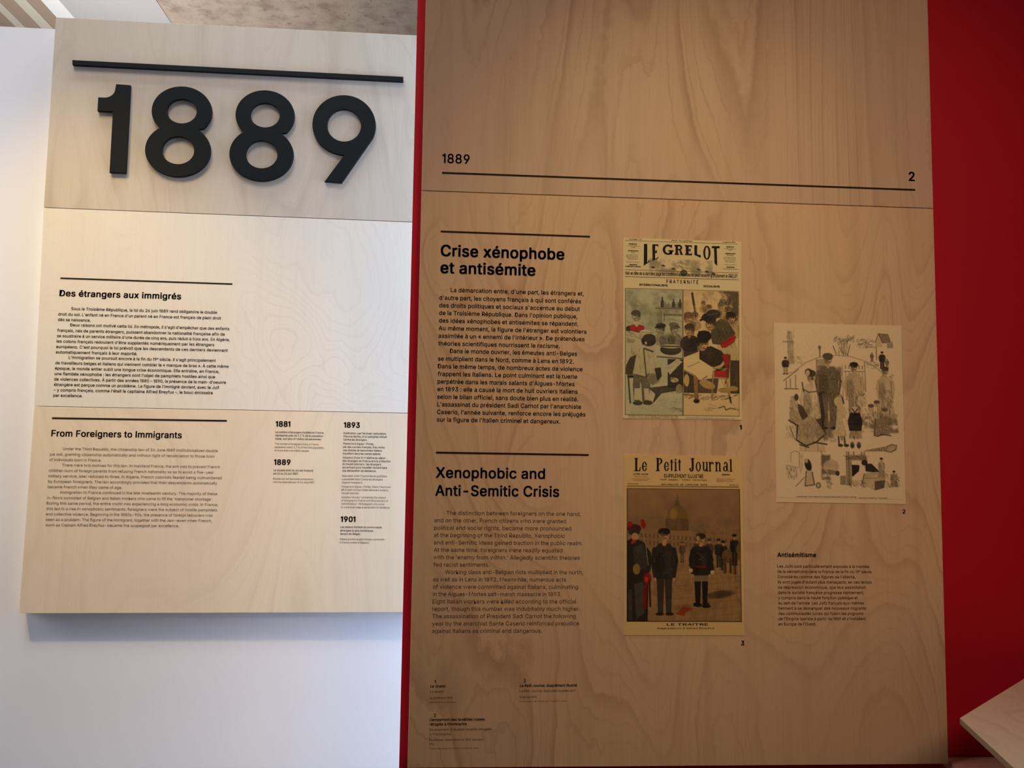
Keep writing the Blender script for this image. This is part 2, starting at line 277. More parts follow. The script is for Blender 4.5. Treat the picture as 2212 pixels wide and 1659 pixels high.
M['wood_low'] = birch('birch_cream', (0.75, 0.62, 0.45, 1), (0.60, 0.47, 0.33, 1), (0.73, 0.59, 0.43, 1), 4.1, 0.3, 14, 0.45)
M['wood_head'] = birch('birch_header', (0.66, 0.50, 0.36, 1), (0.42, 0.27, 0.18, 1), (0.64, 0.44, 0.33, 1), 5.4, 0.13, 26, 0.85, bend=1.0)
M['wood_main'] = birch('birch_main', (0.74, 0.53, 0.34, 1), (0.46, 0.28, 0.17, 1), (0.71, 0.48, 0.33, 1), 7.9, 0.38, 26, 0.85, bend=1.4)
M['wood_desk'] = birch('birch_desk', (0.74, 0.56, 0.40, 1), (0.54, 0.38, 0.26, 1), (0.74, 0.53, 0.39, 1), 9.2, 0.3, 16, 0.5)
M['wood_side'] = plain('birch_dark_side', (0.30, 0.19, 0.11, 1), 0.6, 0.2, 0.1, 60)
M['white'] = plain('white_paint', (0.82, 0.83, 0.88, 1), 0.75, 0.15, 0.015, 40)
M['red'] = plain('red_paint', (0.52, 0.007, 0.026, 1), 0.6, 0.20, 0.06, 700)
M['black'] = plain('black_lacquer', (0.006, 0.008, 0.009, 1), 0.6, 0.12)
M['ink'] = plain('printed_ink', (0.020, 0.014, 0.010, 1), 0.6, 0.1)
M['ink_soft'] = plain('thin_ink', (0.11, 0.08, 0.055, 1), 0.6, 0.1)
M['ink_right_soft'] = plain('thin_ink_brown', (0.075, 0.05, 0.035, 1), 0.6, 0.1)
M['cabinet'] = plain('cabinet_red_bounce', (0.74, 0.38, 0.32, 1), 0.6, 0.2, 0.08, 60)  # light wood with the red wall's bounce light put into its colour
M['floor'] = plain('floor_resin', (0.25, 0.23, 0.21, 1), 0.5, 0.3, 0.1, 12)
M['tan'] = plain('tan_soffit', (0.36, 0.27, 0.21, 1), 0.8, 0.1, 0.05, 20)
M['cream'] = plain('cream_batten', (0.58, 0.52, 0.44, 1), 0.8, 0.1)
M['soffit'] = plain('white_soffit', (0.80, 0.80, 0.80, 1), 0.8, 0.1)
M['greysoffit'] = plain('grey_soffit', (0.47, 0.45, 0.45, 1), 0.8, 0.1, 0.06, 3)
def stone():
    s = NT('mottled_stone'); tc = s.n('ShaderNodeTexCoord').outputs['Object']
    a = s.noise(tc, 6, 5, 0.62); b = s.noise(s.mapping(tc, (1, 1, 1), (4, 2, 1)), 14, 4, 0.6)
    c = s.ramp(a, [(0.30, (0.28, 0.20, 0.16, 1)), (0.5, (0.42, 0.33, 0.27, 1)), (0.72, (0.50, 0.40, 0.33, 1))])
    c = s.mix(s.ramp(b, [(0.60, G(0)), (0.70, G(0.7))]), c, (0.15, 0.10, 0.08, 1))
    fine = s.noise(tc, 90, 2, 0.6)
    c = s.mix(s.ramp(fine, [(0.4, G(0)), (0.8, G(0.25))]), c, (0.2, 0.15, 0.12, 1))
    s.l(c, s.b.inputs['Base Color']); s.b.inputs['Roughness'].default_value = 0.9
    return s.m
M['stone'] = stone()
def attr_mat(name):
    s = NT(name); a = s.n('ShaderNodeAttribute'); a.attribute_name = 'print'
    s.l(a.outputs['Color'], s.b.inputs['Base Color']); s.b.inputs['Roughness'].default_value = 0.5
    s.b.inputs['Specular IOR Level'].default_value = 0.2
    return s.m
M['print'] = attr_mat('printed_picture')

# ---------------------------------------------------------------- the room
tag(slab('floor', [(-5, -3), (5, -3), (5, 13), (-5, 13)], -0.1, 0.0, M['floor']), kind='structure')
zt = D['walltop'][1]
tag(prism('wall_back', [(-4.5, 0), (4.5, 0), (4.5, zt), (-4.5, zt)], YL + TH + 0.0015, YL + TH + 0.15, M['white']), kind='structure')
xe = -0.0998
wf = tag(prism('wall_front', [(xe, 0), (4.5, 0), (4.5, 3.4), (xe, 3.4)], YR + TH + 0.0015, YR + TH + 0.10, M['red']), kind='structure')
wf.data.materials.append(M['white'])                 # red only on its front; unseen faces whitened to stop red bounce light
for p in wf.data.polygons: p.material_index = 0 if p.normal.y < -0.5 else 1
c = {k: sum(v) / 2 for k, v in D['ceil'].items()}
CZ = 5.2
ceil = tag(slab('ceiling', [(c['G'], -3), (4.5, -3), (4.5, 13), (c['G'], 13)], CZ, CZ + 0.1, M['stone']), kind='structure')
tag(slab('trim_1', [(c['F'], -3), (c['G'], -3), (c['G'], 13), (c['F'], 13)], CZ - 0.006, CZ + 0.1, M['greysoffit']), kind='structure')
tag(slab('trim_2', [(c['E'], -3), (c['F'], -3), (c['F'], 13), (c['E'], 13)], CZ, CZ + 0.1, M['soffit']), kind='structure')
t3 = tag(slab('trim_3', [(-6, -3), (c['E'], -3), (c['E'], 13), (-6, 13)], CZ, CZ + 0.1, M['tan']), kind='structure')
for a, b in (('C', 'D'), ('A', 'B')):
    slab('batten', [(c[a], 3), (c[b], 3), (c[b], 12), (c[a], 12)], CZ - 0.012, CZ, M['cream'], t3, 0.002)
tag(prism('wall_far', [(-6, 0), (4.5, 0), (4.5, CZ), (-6, CZ)], 13.0, 13.1, M['white']), kind='structure')

# ---------------------------------------------------------------- lettering
FONT = None
try:
    FONT = bpy.data.fonts.load(os.path.join(bpy.utils.resource_path('LOCAL'), 'datafiles', 'fonts', 'Inter.woff2'))
except Exception:
    pass
_cache = {}
def raw(text, res):
    cu = bpy.data.curves.new('t', 'FONT'); cu.body = text; cu.size = 1.0
    if FONT: cu.font = FONT
    cu.resolution_u = res; cu.fill_mode = 'FRONT'
    ob = bpy.data.objects.new('t', cu); COL.objects.link(ob)
    me = bpy.data.meshes.new_from_object(ob.evaluated_get(bpy.context.evaluated_depsgraph_get()))
    v = np.empty(len(me.vertices) * 3); me.vertices.foreach_get('co', v); v = v.reshape(-1, 3)[:, :2]
    fs = [tuple(p.vertices) for p in me.polygons]
    bpy.data.objects.remove(ob); bpy.data.curves.remove(cu); bpy.data.meshes.remove(me)
    return v, fs
CAPH = raw('H', 2)[0][:, 1].max()
HH = raw('HH', 2)[0][:, 0].max()
PLAIN = {'I': ([(.10, 0), (.24, 0), (.24, 1), (.10, 1)], .34), 'l': ([(.09, 0), (.215, 0), (.215, 1.04), (.09, 1.04)], .305),
         '1': ([(.24, 0), (.38, 0), (.38, 1), (.27, 1), (.04, .84), (.04, .70), (.24, .82)], .50)}
def one(ch, res):
    res = max(res, 3) if ch in 'DBPRbdpqO0' else res
    """one letter at cap height 1 and its advance width; plain straight I, l and 1 as on the boards"""
    if (ch, res) in _cache: return _cache[ch, res]
    if ch in PLAIN:
        o_, adv = PLAIN[ch]
        fs = [(0, 1, 2, 3)] if len(o_) == 4 else [(0, 1, 2, 6), (2, 3, 4, 6), (4, 5, 6)]
        r_ = (np.array(o_, float), fs, adv)
    elif ch == 'ᵉ':
        v, fs, adv = one('e', res); r_ = (v * 0.6 + np.array((0, 0.48)), fs, adv * 0.6)
    elif ch == ' ': r_ = (np.zeros((0, 2)), [], .36)
    else:
        v, fs = raw(ch, res); adv = (raw('H' + ch + 'H', 1)[0][:, 0].max() - HH) / CAPH
        r_ = (v / CAPH, fs, adv)
    _cache[ch, res] = r_; return r_
def glyphs(text, bold=0.0, shear=0.0, res=2):
    """flat lettering of one line at cap height 1, left at x=0, as arrays"""
    x, V, fs, n = 0.0, [], [], 0
    for ch in text.replace('œ', 'oe'):
        v, f_, adv = one(ch, res)
        if len(v): V.append(v + np.array((x, 0))); fs += [tuple(i + n for i in q) for q in f_]; n += len(v)
        x += adv + bold
    v = np.vstack(V); v[:, 0] += shear * v[:, 1]
    if bold:                                                     # heavier weight: the outline laid down shifted a little each way
        n = len(v); sh = [(-bold, -bold * .7), (bold, -bold * .7), (bold, bold * .7), (-bold, bold * .7)]
        fs = [tuple(i + n * k for i in q) for k in range(4) for q in fs]
        v = np.vstack([v + np.array(d) for d in sh])
    v[:, 0] -= v[:, 0].min()
    return v, fs
def textlines(lines, cap, bold=0.0, shear=0.0, res=2):
    V, F, n = [], [], 0
    for x, z, wd, t in lines:
        v, fs = glyphs(t, bold, shear, res)
        v = v.copy(); v[:, 0] *= wd / v[:, 0].max(); v[:, 1] *= cap
        v += np.array((x, z)); V.append(v); F += [tuple(i + n for i in q) for q in fs]; n += len(v)
    return np.vstack(V), F
def flat(name, V, F, y, mat, parent):
    """flat print lying on a vertical face at depth y (faces -Y)"""
    V = np.asarray(V); org = (V[:, 0].min(), y, V[:, 1].min())
    v3 = np.column_stack([V[:, 0], np.full(len(V), y), V[:, 1]])
    me = mesh_from(name, v3, F, org)
    o = link(name, me, mat, parent, Vector(org) - parent.location)
    if name in ('printed_paragraph', 'printed_note', 'printed_small_text', 'printed_caption', 'printed_line', 'printed_frame_lines', 'printed_heading', 'printed_date'): o['kind'] = 'stuff'
    return o
def block(key, name, y, mat, parent, bold=0.0, shear=0.0, label=None, res=2):
    d = D[key]; V, F = textlines(d['lines'], d['cap'], bold, shear, res)
    o = flat(name, V, F, y - 0.0004, M[mat], parent)
    if label: o['label'] = label
    return o
def rule(key, y, parent, label=None):
    q = D[key]; hw = (q[0][1] - q[3][1]) * 0.16          # ink spreads a little
    q = [(q[0][0], q[0][1] + hw), (q[1][0], q[1][1] + hw), (q[2][0], q[2][1] - hw), (q[3][0], q[3][1] - hw)]
    o = flat('printed_rule', np.array(q), [(3, 2, 1, 0)], y - 0.0004, M['ink'], parent)
    if label: o['label'] = label
    return o

# ---------------------------------------------------------------- boards
def board(name, outline, y, mat, label):
    return tag(prism(name, outline[::-1], y, y + TH, M[mat], None, 0.0008), label, 'panel')
def ext(q, xr=None):       # board quad with its hidden right edge carried behind the red wall
    (a, b), (c2, d), (e, f2), (g, h) = q
    k = (xr - a) / (c2 - a)
    return [(a, b), (xr, b + (d - b) * k), (xr, h + (f2 - h) * k), (g, h)]
title = board('title_board', ext(D['title_board'], -0.07), YL, 'wood_title', 'birch plywood board with raised black year numerals at the top of the white wall')
mid = board('text_board', ext(D['mid_board'], -0.07), YL, 'wood_mid', 'pale birch board with French text about foreigners, middle of the white wall')
low = board('text_board', ext(D['low_board'], -0.07), YL, 'wood_low', 'cream birch board with English text and dated notes, lowest on the white wall')
hb = D['head_board']
head = board('header_board', [(hb[0][0], 3.0), (hb[1][0], 3.0), hb[2], hb[3]], YR, 'wood_head', 'upper birch board on the red wall with small year above a long black rule')
main = board('text_board', D['main_board'], YR, 'wood_main', 'large birch board on the red wall carrying two text columns and three pasted prints')

# raised bar and numerals
def raised(name, polys, y1, depth, parent, bev=0.0012, label=None):
    """polys: closed outlines (first outer, holes after) -> filled, extruded, softly bevelled solid"""
    cu = bpy.data.curves.new(name, 'CURVE'); cu.dimensions = '2D'; cu.fill_mode = 'BOTH'
    cu.extrude = depth / 2 - bev; cu.bevel_depth = bev; cu.bevel_resolution = 2; cu.offset = -bev
    ox = min(p[0] for p in polys[0]); oz = min(p[1] for p in polys[0])
    for pl in polys:
        sp = cu.splines.new('POLY'); sp.points.add(len(pl) - 1); sp.use_cyclic_u = True
        for i, (x, z) in enumerate(pl): sp.points[i].co = (x - ox, z - oz, 0, 1)
    ob = bpy.data.objects.new('t', cu); COL.objects.link(ob)
    dg = bpy.context.evaluated_depsgraph_get()
    me = bpy.data.meshes.new_from_object(ob.evaluated_get(dg)); bpy.data.objects.remove(ob)
    me.transform(Matrix.Rotation(math.pi / 2, 4, 'X'))
    me.name = name
    for p in me.polygons: p.use_smooth = False
    o = link(name, me, M['black'], parent, Vector((ox, y1 - depth / 2, oz)) - parent.location)
    if label: o['label'] = label
    return o
def arc(cx, cy, rx, ry, a0, a1, n):
    return [(cx + rx * math.cos(math.radians(a0 + (a1 - a0) * i / n)), cy + ry * math.sin(math.radians(a0 + (a1 - a0) * i / n))) for i in range(n + 1)]
# outlines in units of the numeral's measured box (0..w, 0..h) normalised to 1x1, y up
def n_one():
    # box px 500..664 wide (w=164), 435..896 high (h=461)
    P = lambda x, y: ((x - 500) / 164, (896 - y) / 461)
    pts = [(590, 435), (664, 437), (664, 896), (580, 896), (580, 580), (500, 580), (500, 508), (530, 508)]
    k = [P(*p) for p in pts]
    flag = [P(530 + 56 * math.sin(t), 508 - 45 + 45 * math.cos(t)) for t in [math.pi / 2 * i / 8 for i in range(1, 8)]]
    return [k + flag]
def n_eight():
    W_, H_ = 339.0, 471.0
    P = lambda x, y: (x / W_, (H_ - y) / H_)
    uc, ur = (181, 130), (157, 130); lc, lr = (170, 333), (170, 138)
    a = math.degrees(math.asin(min(1, (218 - uc[1]) / ur[1]))); b = math.degrees(math.asin((lc[1] - 222) / lr[1]))
    up = [(uc[0] + ur[0] * math.cos(math.radians(t)), uc[1] - ur[1] * math.sin(math.radians(t))) for t in np.linspace(-a, 180 + a, 60)]
    lo = [(lc[0] + lr[0] * math.cos(math.radians(t)), lc[1] - lr[1] * math.sin(math.radians(t))) for t in np.linspace(180 - b, 360 + b, 60)]
    h1 = [(181 + 78 * math.cos(t), 130 + 63 * math.sin(t)) for t in np.linspace(0, 2 * math.pi, 49)[:-1]]
    h2 = [(171 + 84 * math.cos(t), 334 + 71 * math.sin(t)) for t in np.linspace(0, 2 * math.pi, 49)[:-1]]
    return [[P(*p) for p in up + lo], [P(*p) for p in h1], [P(*p) for p in h2]]
def n_nine():
    W_, H_ = 331.0, 457.0
    P = lambda x, y: (x / W_, (H_ - y) / H_)
    cx, cy, rx, ry = 166, 156, 165, 156
    # ring from the lower right tangent, counter-clockwise over the top to the lower middle, then the slanted leg
    ring = [(cx + rx * math.cos(math.radians(t)), cy - ry * math.sin(math.radians(t))) for t in np.linspace(-24, 272, 80)]
    pts = ring + [(74, 453), (162, 457)]
    h = [(cx + 88 * math.cos(t), 158 + 84 * math.sin(t)) for t in np.linspace(0, 2 * math.pi, 49)[:-1]]
    return [[P(*p) for p in pts], [P(*p) for p in h]]
bar = D['bar']
cen = bar[::-1]
raised('raised_bar', [cen], YL, 0.012, title, 0.001)
for key, fn, lab in (('num_1', n_one, 'raised black numeral one'), ('num_8a', n_eight, 'raised black numeral eight beside the one'), ('num_8b', n_eight, 'raised black numeral eight beside the nine'), ('num_9', n_nine, 'raised black numeral nine')):
    x, z, wd, h = D[key]
    raised('numeral', [[(x + p[0] * wd, z + p[1] * h) for p in pl] for pl in fn()], YL, 0.012, title, 0.0015, lab)
# ink on the left boards
B1, B2, B3 = 0.022, 0.042, 0.055
rule('rule_l1', YL, mid); block('left_heading_fr', 'printed_heading', YL, 'ink', mid, B2, res=4)
block('left_body_fr', 'printed_paragraph', YL, 'ink', mid, B1)
rule('rule_l2', YL, low); block('left_heading_en', 'printed_heading', YL, 'ink', low, 0.034, res=4)
block('left_body_en', 'printed_paragraph', YL, 'ink_soft', low, 0.0, label='thin grey English text')
for k in ('1881', '1889', '1893', '1901'):
    block('date_' + k, 'printed_date', YL, 'ink', low, B3, res=3)
    block('note_' + k + '_fr', 'printed_note', YL, 'ink', low, 0.01)
    block('note_' + k + '_en', 'printed_note', YL, 'ink_soft', low, 0.0, label='thin grey English note')
# ink on the right boards
rule('rule_r0', YR, head); block('header_year', 'printed_date', YR, 'ink', head, B1, res=4); block('header_page', 'printed_number', YR, 'ink', head, B2, res=4)
rule('rule_r1', YR, main); block('right_heading_fr', 'printed_heading', YR, 'ink', main, B2, res=4)
block('right_body_fr', 'printed_paragraph', YR, 'ink', main, B1)
rule('rule_r2', YR, main); block('right_heading_en', 'printed_heading', YR, 'ink', main, 0.034, res=4)
block('right_body_en', 'printed_paragraph', YR, 'ink_right_soft', main, 0.0, label='thin brown English text')
block('aside_heading', 'printed_heading', YR, 'ink', main, B2); block('aside_body', 'printed_paragraph', YR, 'ink', main, 0.008)
for k in '123':
    block('number_' + k, 'printed_number', YR, 'ink', main, B2)
    block('cap_n' + k, 'printed_number', YR, 'ink', main, B1)
    block('cap_t' + k, 'printed_caption', YR, 'ink', main, B2, 0.0 if k == '2' else 0.2)
    block('cap_e' + k, 'printed_caption', YR, 'ink_right_soft', main, 0.0, 0.0 if k == '2' else 0.2)
    block('cap_d' + k, 'printed_caption', YR, 'ink_right_soft', main, 0.0)
    block('cap_s' + k, 'printed_caption', YR, 'ink_right_soft', main, 0.0)

# ---------------------------------------------------------------- pictures printed on paper
class Canvas:
    """small numpy painter; colours are sRGB 0..255 paper colours, coordinates in print pixels"""
    def __init__(s, w, h, bg, seed=1, ss=2):
        s.w, s.h, s.ss = w, h, ss; s.W, s.H = int(w * ss), int(h * ss)
        s.a = np.ones((s.H, s.W, 3)) * np.array(bg, float)
        yy, xx = np.mgrid[0:s.H, 0:s.W]; s.x = (xx + 0.5) / ss; s.y = (yy + 0.5) / ss
        s.rs = np.random.RandomState(seed); s.paper = float(np.mean(bg)) - 12; s.lw = 1.0; s.edge = 0.55
    def fbm(s, scale, octaves=3):
        out = np.zeros((s.H, s.W)); amp = 1; tot = 0
        for o in range(octaves):
            sc = scale / 2 ** o; gw, gh = int(s.w / sc) + 3, int(s.h / sc) + 3
            g = s.rs.rand(gh, gw); fx, fy = s.x / sc, s.y / sc
            ix, iy = fx.astype(int), fy.astype(int); tx, ty = fx - ix, fy - iy
            tx = tx * tx * (3 - 2 * tx); ty = ty * ty * (3 - 2 * ty)
            out += amp * ((g[iy, ix] * (1 - tx) + g[iy, ix + 1] * tx) * (1 - ty) + (g[iy + 1, ix] * (1 - tx) + g[iy + 1, ix + 1] * tx) * ty)
            tot += amp; amp *= 0.55
        return out / tot
    def put(s, m, col, al=1.0):
        m = (np.clip(m, 0, 1) * al)[..., None]; s.a = s.a * (1 - m) + np.array(col, float) * m
    def sub(s, x0, y0, x1, y1):
        return slice(max(0, int(y0 * s.ss)), min(s.H, int(y1 * s.ss) + 1)), slice(max(0, int(x0 * s.ss)), min(s.W, int(x1 * s.ss) + 1))
    def _put(s, sl, m, col, al):
        m = (np.clip(m, 0, 1) * al)[..., None]; s.a[sl] = s.a[sl] * (1 - m) + np.array(col, float) * m
    def ell(s, cx, cy, rx, ry, col, al=1.0, soft=0.6, rot=0.0):
        R_ = max(rx, ry) + soft + 1; sl = s.sub(cx - R_, cy - R_, cx + R_, cy + R_)
        x, y = s.x[sl] - cx, s.y[sl] - cy; t = math.radians(rot)
        u_, v_ = x * math.cos(t) + y * math.sin(t), -x * math.sin(t) + y * math.cos(t)
        d = (np.sqrt((u_ / rx) ** 2 + (v_ / ry) ** 2) - 1) * min(rx, ry)
        s._put(sl, 0.5 - d / soft, col, al)
    def poly(s, pts, col, al=1.0, tex=0.0):
        xs = [p[0] for p in pts]; ys = [p[1] for p in pts]
        sl = s.sub(min(xs) - 1, min(ys) - 1, max(xs) + 1, max(ys) + 1)
        x, y = s.x[sl], s.y[sl]; ins = np.zeros(x.shape, bool); n = len(pts)
        for i in range(n):
            (x0, y0), (x1, y1) = pts[i], pts[(i + 1) % n]
            if y0 == y1: continue
            ins ^= ((y0 > y) != (y1 > y)) & (x < (x1 - x0) * (y - y0) / (y1 - y0) + x0)
        m_ = ins.astype(float)
        if tex: m_ *= 1 - tex * s.rs.rand(*m_.shape)
        s._put(sl, m_, col, al)
    def line(s, pts, wd, col, al=1.0):
        wd = max(0.6, wd * s.lw)
        for (x0, y0), (x1, y1) in zip(pts[:-1], pts[1:]):
            sl = s.sub(min(x0, x1) - wd - 1, min(y0, y1) - wd - 1, max(x0, x1) + wd + 1, max(y0, y1) + wd + 1)
            x, y = s.x[sl], s.y[sl]; dx, dy = x1 - x0, y1 - y0; L = dx * dx + dy * dy + 1e-9
            t = np.clip(((x - x0) * dx + (y - y0) * dy) / L, 0, 1)
            d = np.hypot(x - x0 - t * dx, y - y0 - t * dy)
            s._put(sl, 0.5 + (wd / 2 - d) / 0.7, col, al)
    def wash(s, box, col, scale=14, lo=0.45, hi=0.75, al=0.7, octaves=3):
        n = s.fbm(scale, octaves); m_ = np.clip((n - lo) / (hi - lo), 0, 1)
        x0, y0, x1, y1 = box; e = 4.0
        m_ = m_ * np.clip((s.x - x0) / e, 0, 1) * np.clip((x1 - s.x) / e, 0, 1) * np.clip((s.y - y0) / e, 0, 1) * np.clip((y1 - s.y) / e, 0, 1)
        s.put(m_, col, al)
    def hatch(s, box, n, ang, ln, col, wd=0.6, al=0.6):
        x0, y0, x1, y1 = box
        for i in range(n):
            x, y = s.rs.uniform(x0, x1), s.rs.uniform(y0, y1); a = math.radians(ang + s.rs.uniform(-18, 18)); l_ = ln * s.rs.uniform(0.35, 0.9) / 2
            s.line([(x - l_ * math.cos(a), y - l_ * math.sin(a)), (x + l_ * math.cos(a), y + l_ * math.sin(a))], wd * 0.85, col, al * 0.75)
    def textrow(s, x0, x1, y, h, col, al=0.6, skew=0.0):
        x = x0
        while x < x1:
            l_ = s.rs.uniform(h * 1.5, h * 5)
            yy = y + (x - x0) * skew
            for k in np.arange(x, min(x + l_, x1), h * 0.75):
                s.line([(k, yy - h / 2 * s.rs.uniform(0.5, 1)), (k + 0.2, yy + h / 2)], h * 0.35, col, al * s.rs.uniform(0.5, 1))
            x += l_ + h * 0.9
    def out(s):
        h, w_ = int(s.h), int(s.w)
        a = s.a[:h * s.ss, :w_ * s.ss].reshape(h, s.ss, w_, s.ss, 3).mean((1, 3))
        # drawn look: ink outlines where tones change, fine hatching in the darker tones, uneven wash
        lum = a.mean(2); gy_, gx_ = np.gradient(lum); e = np.clip(np.hypot(gx_, gy_) / 70 - 0.12, 0, 1)
        f_ = s.fbm(26, 3)[::s.ss, ::s.ss][:h, :w_]; f2 = s.fbm(7, 3)[::s.ss, ::s.ss][:h, :w_]
        yy, xx = np.mgrid[0:h, 0:w_]
        ht = 0.5 + 0.5 * np.sin((xx * 0.8 + yy * 1.25 + f_ * 60) * 1.9)
        mk = np.clip((s.paper - lum) / 90, 0, 1) * np.clip(f2 * 2.2 - 0.55, 0, 1)
        k_ = (1 - s.edge * e) * (1 - 0.42 * mk * (ht > 0.5)) * (0.97 + 0.16 * (f2 - 0.5) * np.clip((s.paper + 8 - lum) / 40, 0, 1) * 2)
        hi = 1 + 0.22 * np.clip((f_ - 0.55) * 4, 0, 1) * np.clip((140 - lum) / 90, 0, 1)
        g_ = s.rs.rand(h, w_, 1)
        return a * np.array((1.0, 0.965, 0.885)) * (0.965 + 0.06 * g_) * (k_ * hi)[..., None]
def picture(name, cv, quad, y, parent):
    """a fine grid over the paper quad carrying the painted colours as point colours"""
    a = cv.out(); h, w_ = a.shape[:2]
    (x0, z0), (x1, z1), (x2, z2), (x3, z3) = quad
    U, Vv = np.meshgrid(np.linspace(0, 1, w_), np.linspace(0, 1, h))
    X = (x0 * (1 - U) + x1 * U) * (1 - Vv) + (x3 * (1 - U) + x2 * U) * Vv
    Z = (z0 * (1 - U) + z1 * U) * (1 - Vv) + (z3 * (1 - U) + z2 * U) * Vv
    org = np.array((x3, y, z3)); co_ = np.stack([X - org[0], np.zeros_like(X), Z - org[2]], -1).reshape(-1, 3)
    i = np.arange((h - 1) * (w_ - 1)); r0, c0 = i // (w_ - 1), i % (w_ - 1); p = r0 * w_ + c0
    fc = np.stack([p, p + w_, p + w_ + 1, p + 1], -1).astype(np.int32)
    me = bpy.data.meshes.new(name); me.vertices.add(len(co_)); me.vertices.foreach_set('co', co_.ravel())
    me.loops.add(fc.size); me.loops.foreach_set('vertex_index', fc.ravel())
    me.polygons.add(len(fc)); me.polygons.foreach_set('loop_start', np.arange(0, fc.size, 4, dtype=np.int32))
    me.polygons.foreach_set('loop_total', np.full(len(fc), 4, np.int32)); me.update(calc_edges=True)
    c_ = np.clip(a / 255, 0, 1); lin = np.where(c_ <= 0.04045, c_ / 12.92, ((c_ + 0.055) / 1.055) ** 2.4)
    at = me.attributes.new('print', 'FLOAT_COLOR', 'POINT')
    at.data.foreach_set('color', np.concatenate([lin.reshape(-1, 3), np.ones((h * w_, 1))], 1).ravel())
    return link(name, me, M['print'], parent, Vector(org.tolist()) - parent.location)
def lerpquad(q, W_, H_):
    """print pixel -> plane coords"""
    (x0, z0), (x1, z1), (x2, z2), (x3, z3) = q
    def f(px, py):
        a, b = px / W_, py / H_
        return ((x0 * (1 - a) + x1 * a) * (1 - b) + (x3 * (1 - a) + x2 * a) * b, (z0 * (1 - a) + z1 * a) * (1 - b) + (z3 * (1 - a) + z2 * a) * b)
    return f
def paper(name, q, label, tone):
    return tag(prism(name, q[::-1], YR - 0.0012, YR - 0.0002, M[tone]), label, 'print')
M['paper_cream'] = plain('paper_cream', s2l((230, 216, 172)), 0.6, 0.2, 0.03, 300)
M['paper_ochre'] = plain('paper_ochre', s2l((226, 194, 136)), 0.6, 0.2, 0.04, 120)
M['paper_white'] = plain('paper_white', s2l((236, 214, 180)), 0.6, 0.2, 0.03, 300)
def polyset(name, polys, fmap, y, mat, parent, label=None):
    V, F = [], []
    for pl in polys:
        # ear-clip through bmesh-free fan is unsafe for concave letters: use mathutils tessellation
        from mathutils.geometry import tessellate_polygon
        pts = [fmap(*p) for p in pl]; tri = tessellate_polygon([[Vector((p[0], p[1], 0)) for p in pts]])
        b = len(V); V += pts
        for t in tri:
            a_, b_, c_ = (V[b + i] for i in t)
            cr = (b_[0] - a_[0]) * (c_[1] - a_[1]) - (b_[1] - a_[1]) * (c_[0] - a_[0])
            F.append(tuple(b + i for i in (t if cr > 0 else t[::-1])))
    o = flat(name, np.array(V), F, y, M[mat], parent)
    if label: o['label'] = label
    return o
def ring(cx, cy, rx, ry, tx, ty, a0, a1, n=28):
    """thick elliptic arc as one closed outline (y down)"""
    A = [(cx + rx * math.cos(math.radians(a0 + (a1 - a0) * i / n)), cy + ry * math.sin(math.radians(a0 + (a1 - a0) * i / n))) for i in range(n + 1)]
    B = [(cx + (rx - tx) * math.cos(math.radians(a1 + (a0 - a1) * i / n)), cy + (ry - ty) * math.sin(math.radians(a1 + (a0 - a1) * i / n))) for i in range(n + 1)]
    return A + B
def rc(x0, y0, x1, y1): return [(x0, y0), (x1, y0), (x1, y1), (x0, y1)]
def fit_text(fmap, rows, cap, bold, parent, mat, name, y, shear=0.0, wscale=None):
    """rows: (x0, baseline_y, x1, text) in print px"""
    L = []
    for xa, yb, xb, t in rows:
        p, q = fmap(xa, yb), fmap(xb, yb); L.append((p[0], (p[1] + q[1]) / 2, q[0] - p[0], t))
    c0, c1 = fmap(100, 100), fmap(100, 100 + cap)
    V, F = textlines(L, c0[1] - c1[1], bold, shear, 2)
    return flat(name, V, F, y, M[mat], parent)

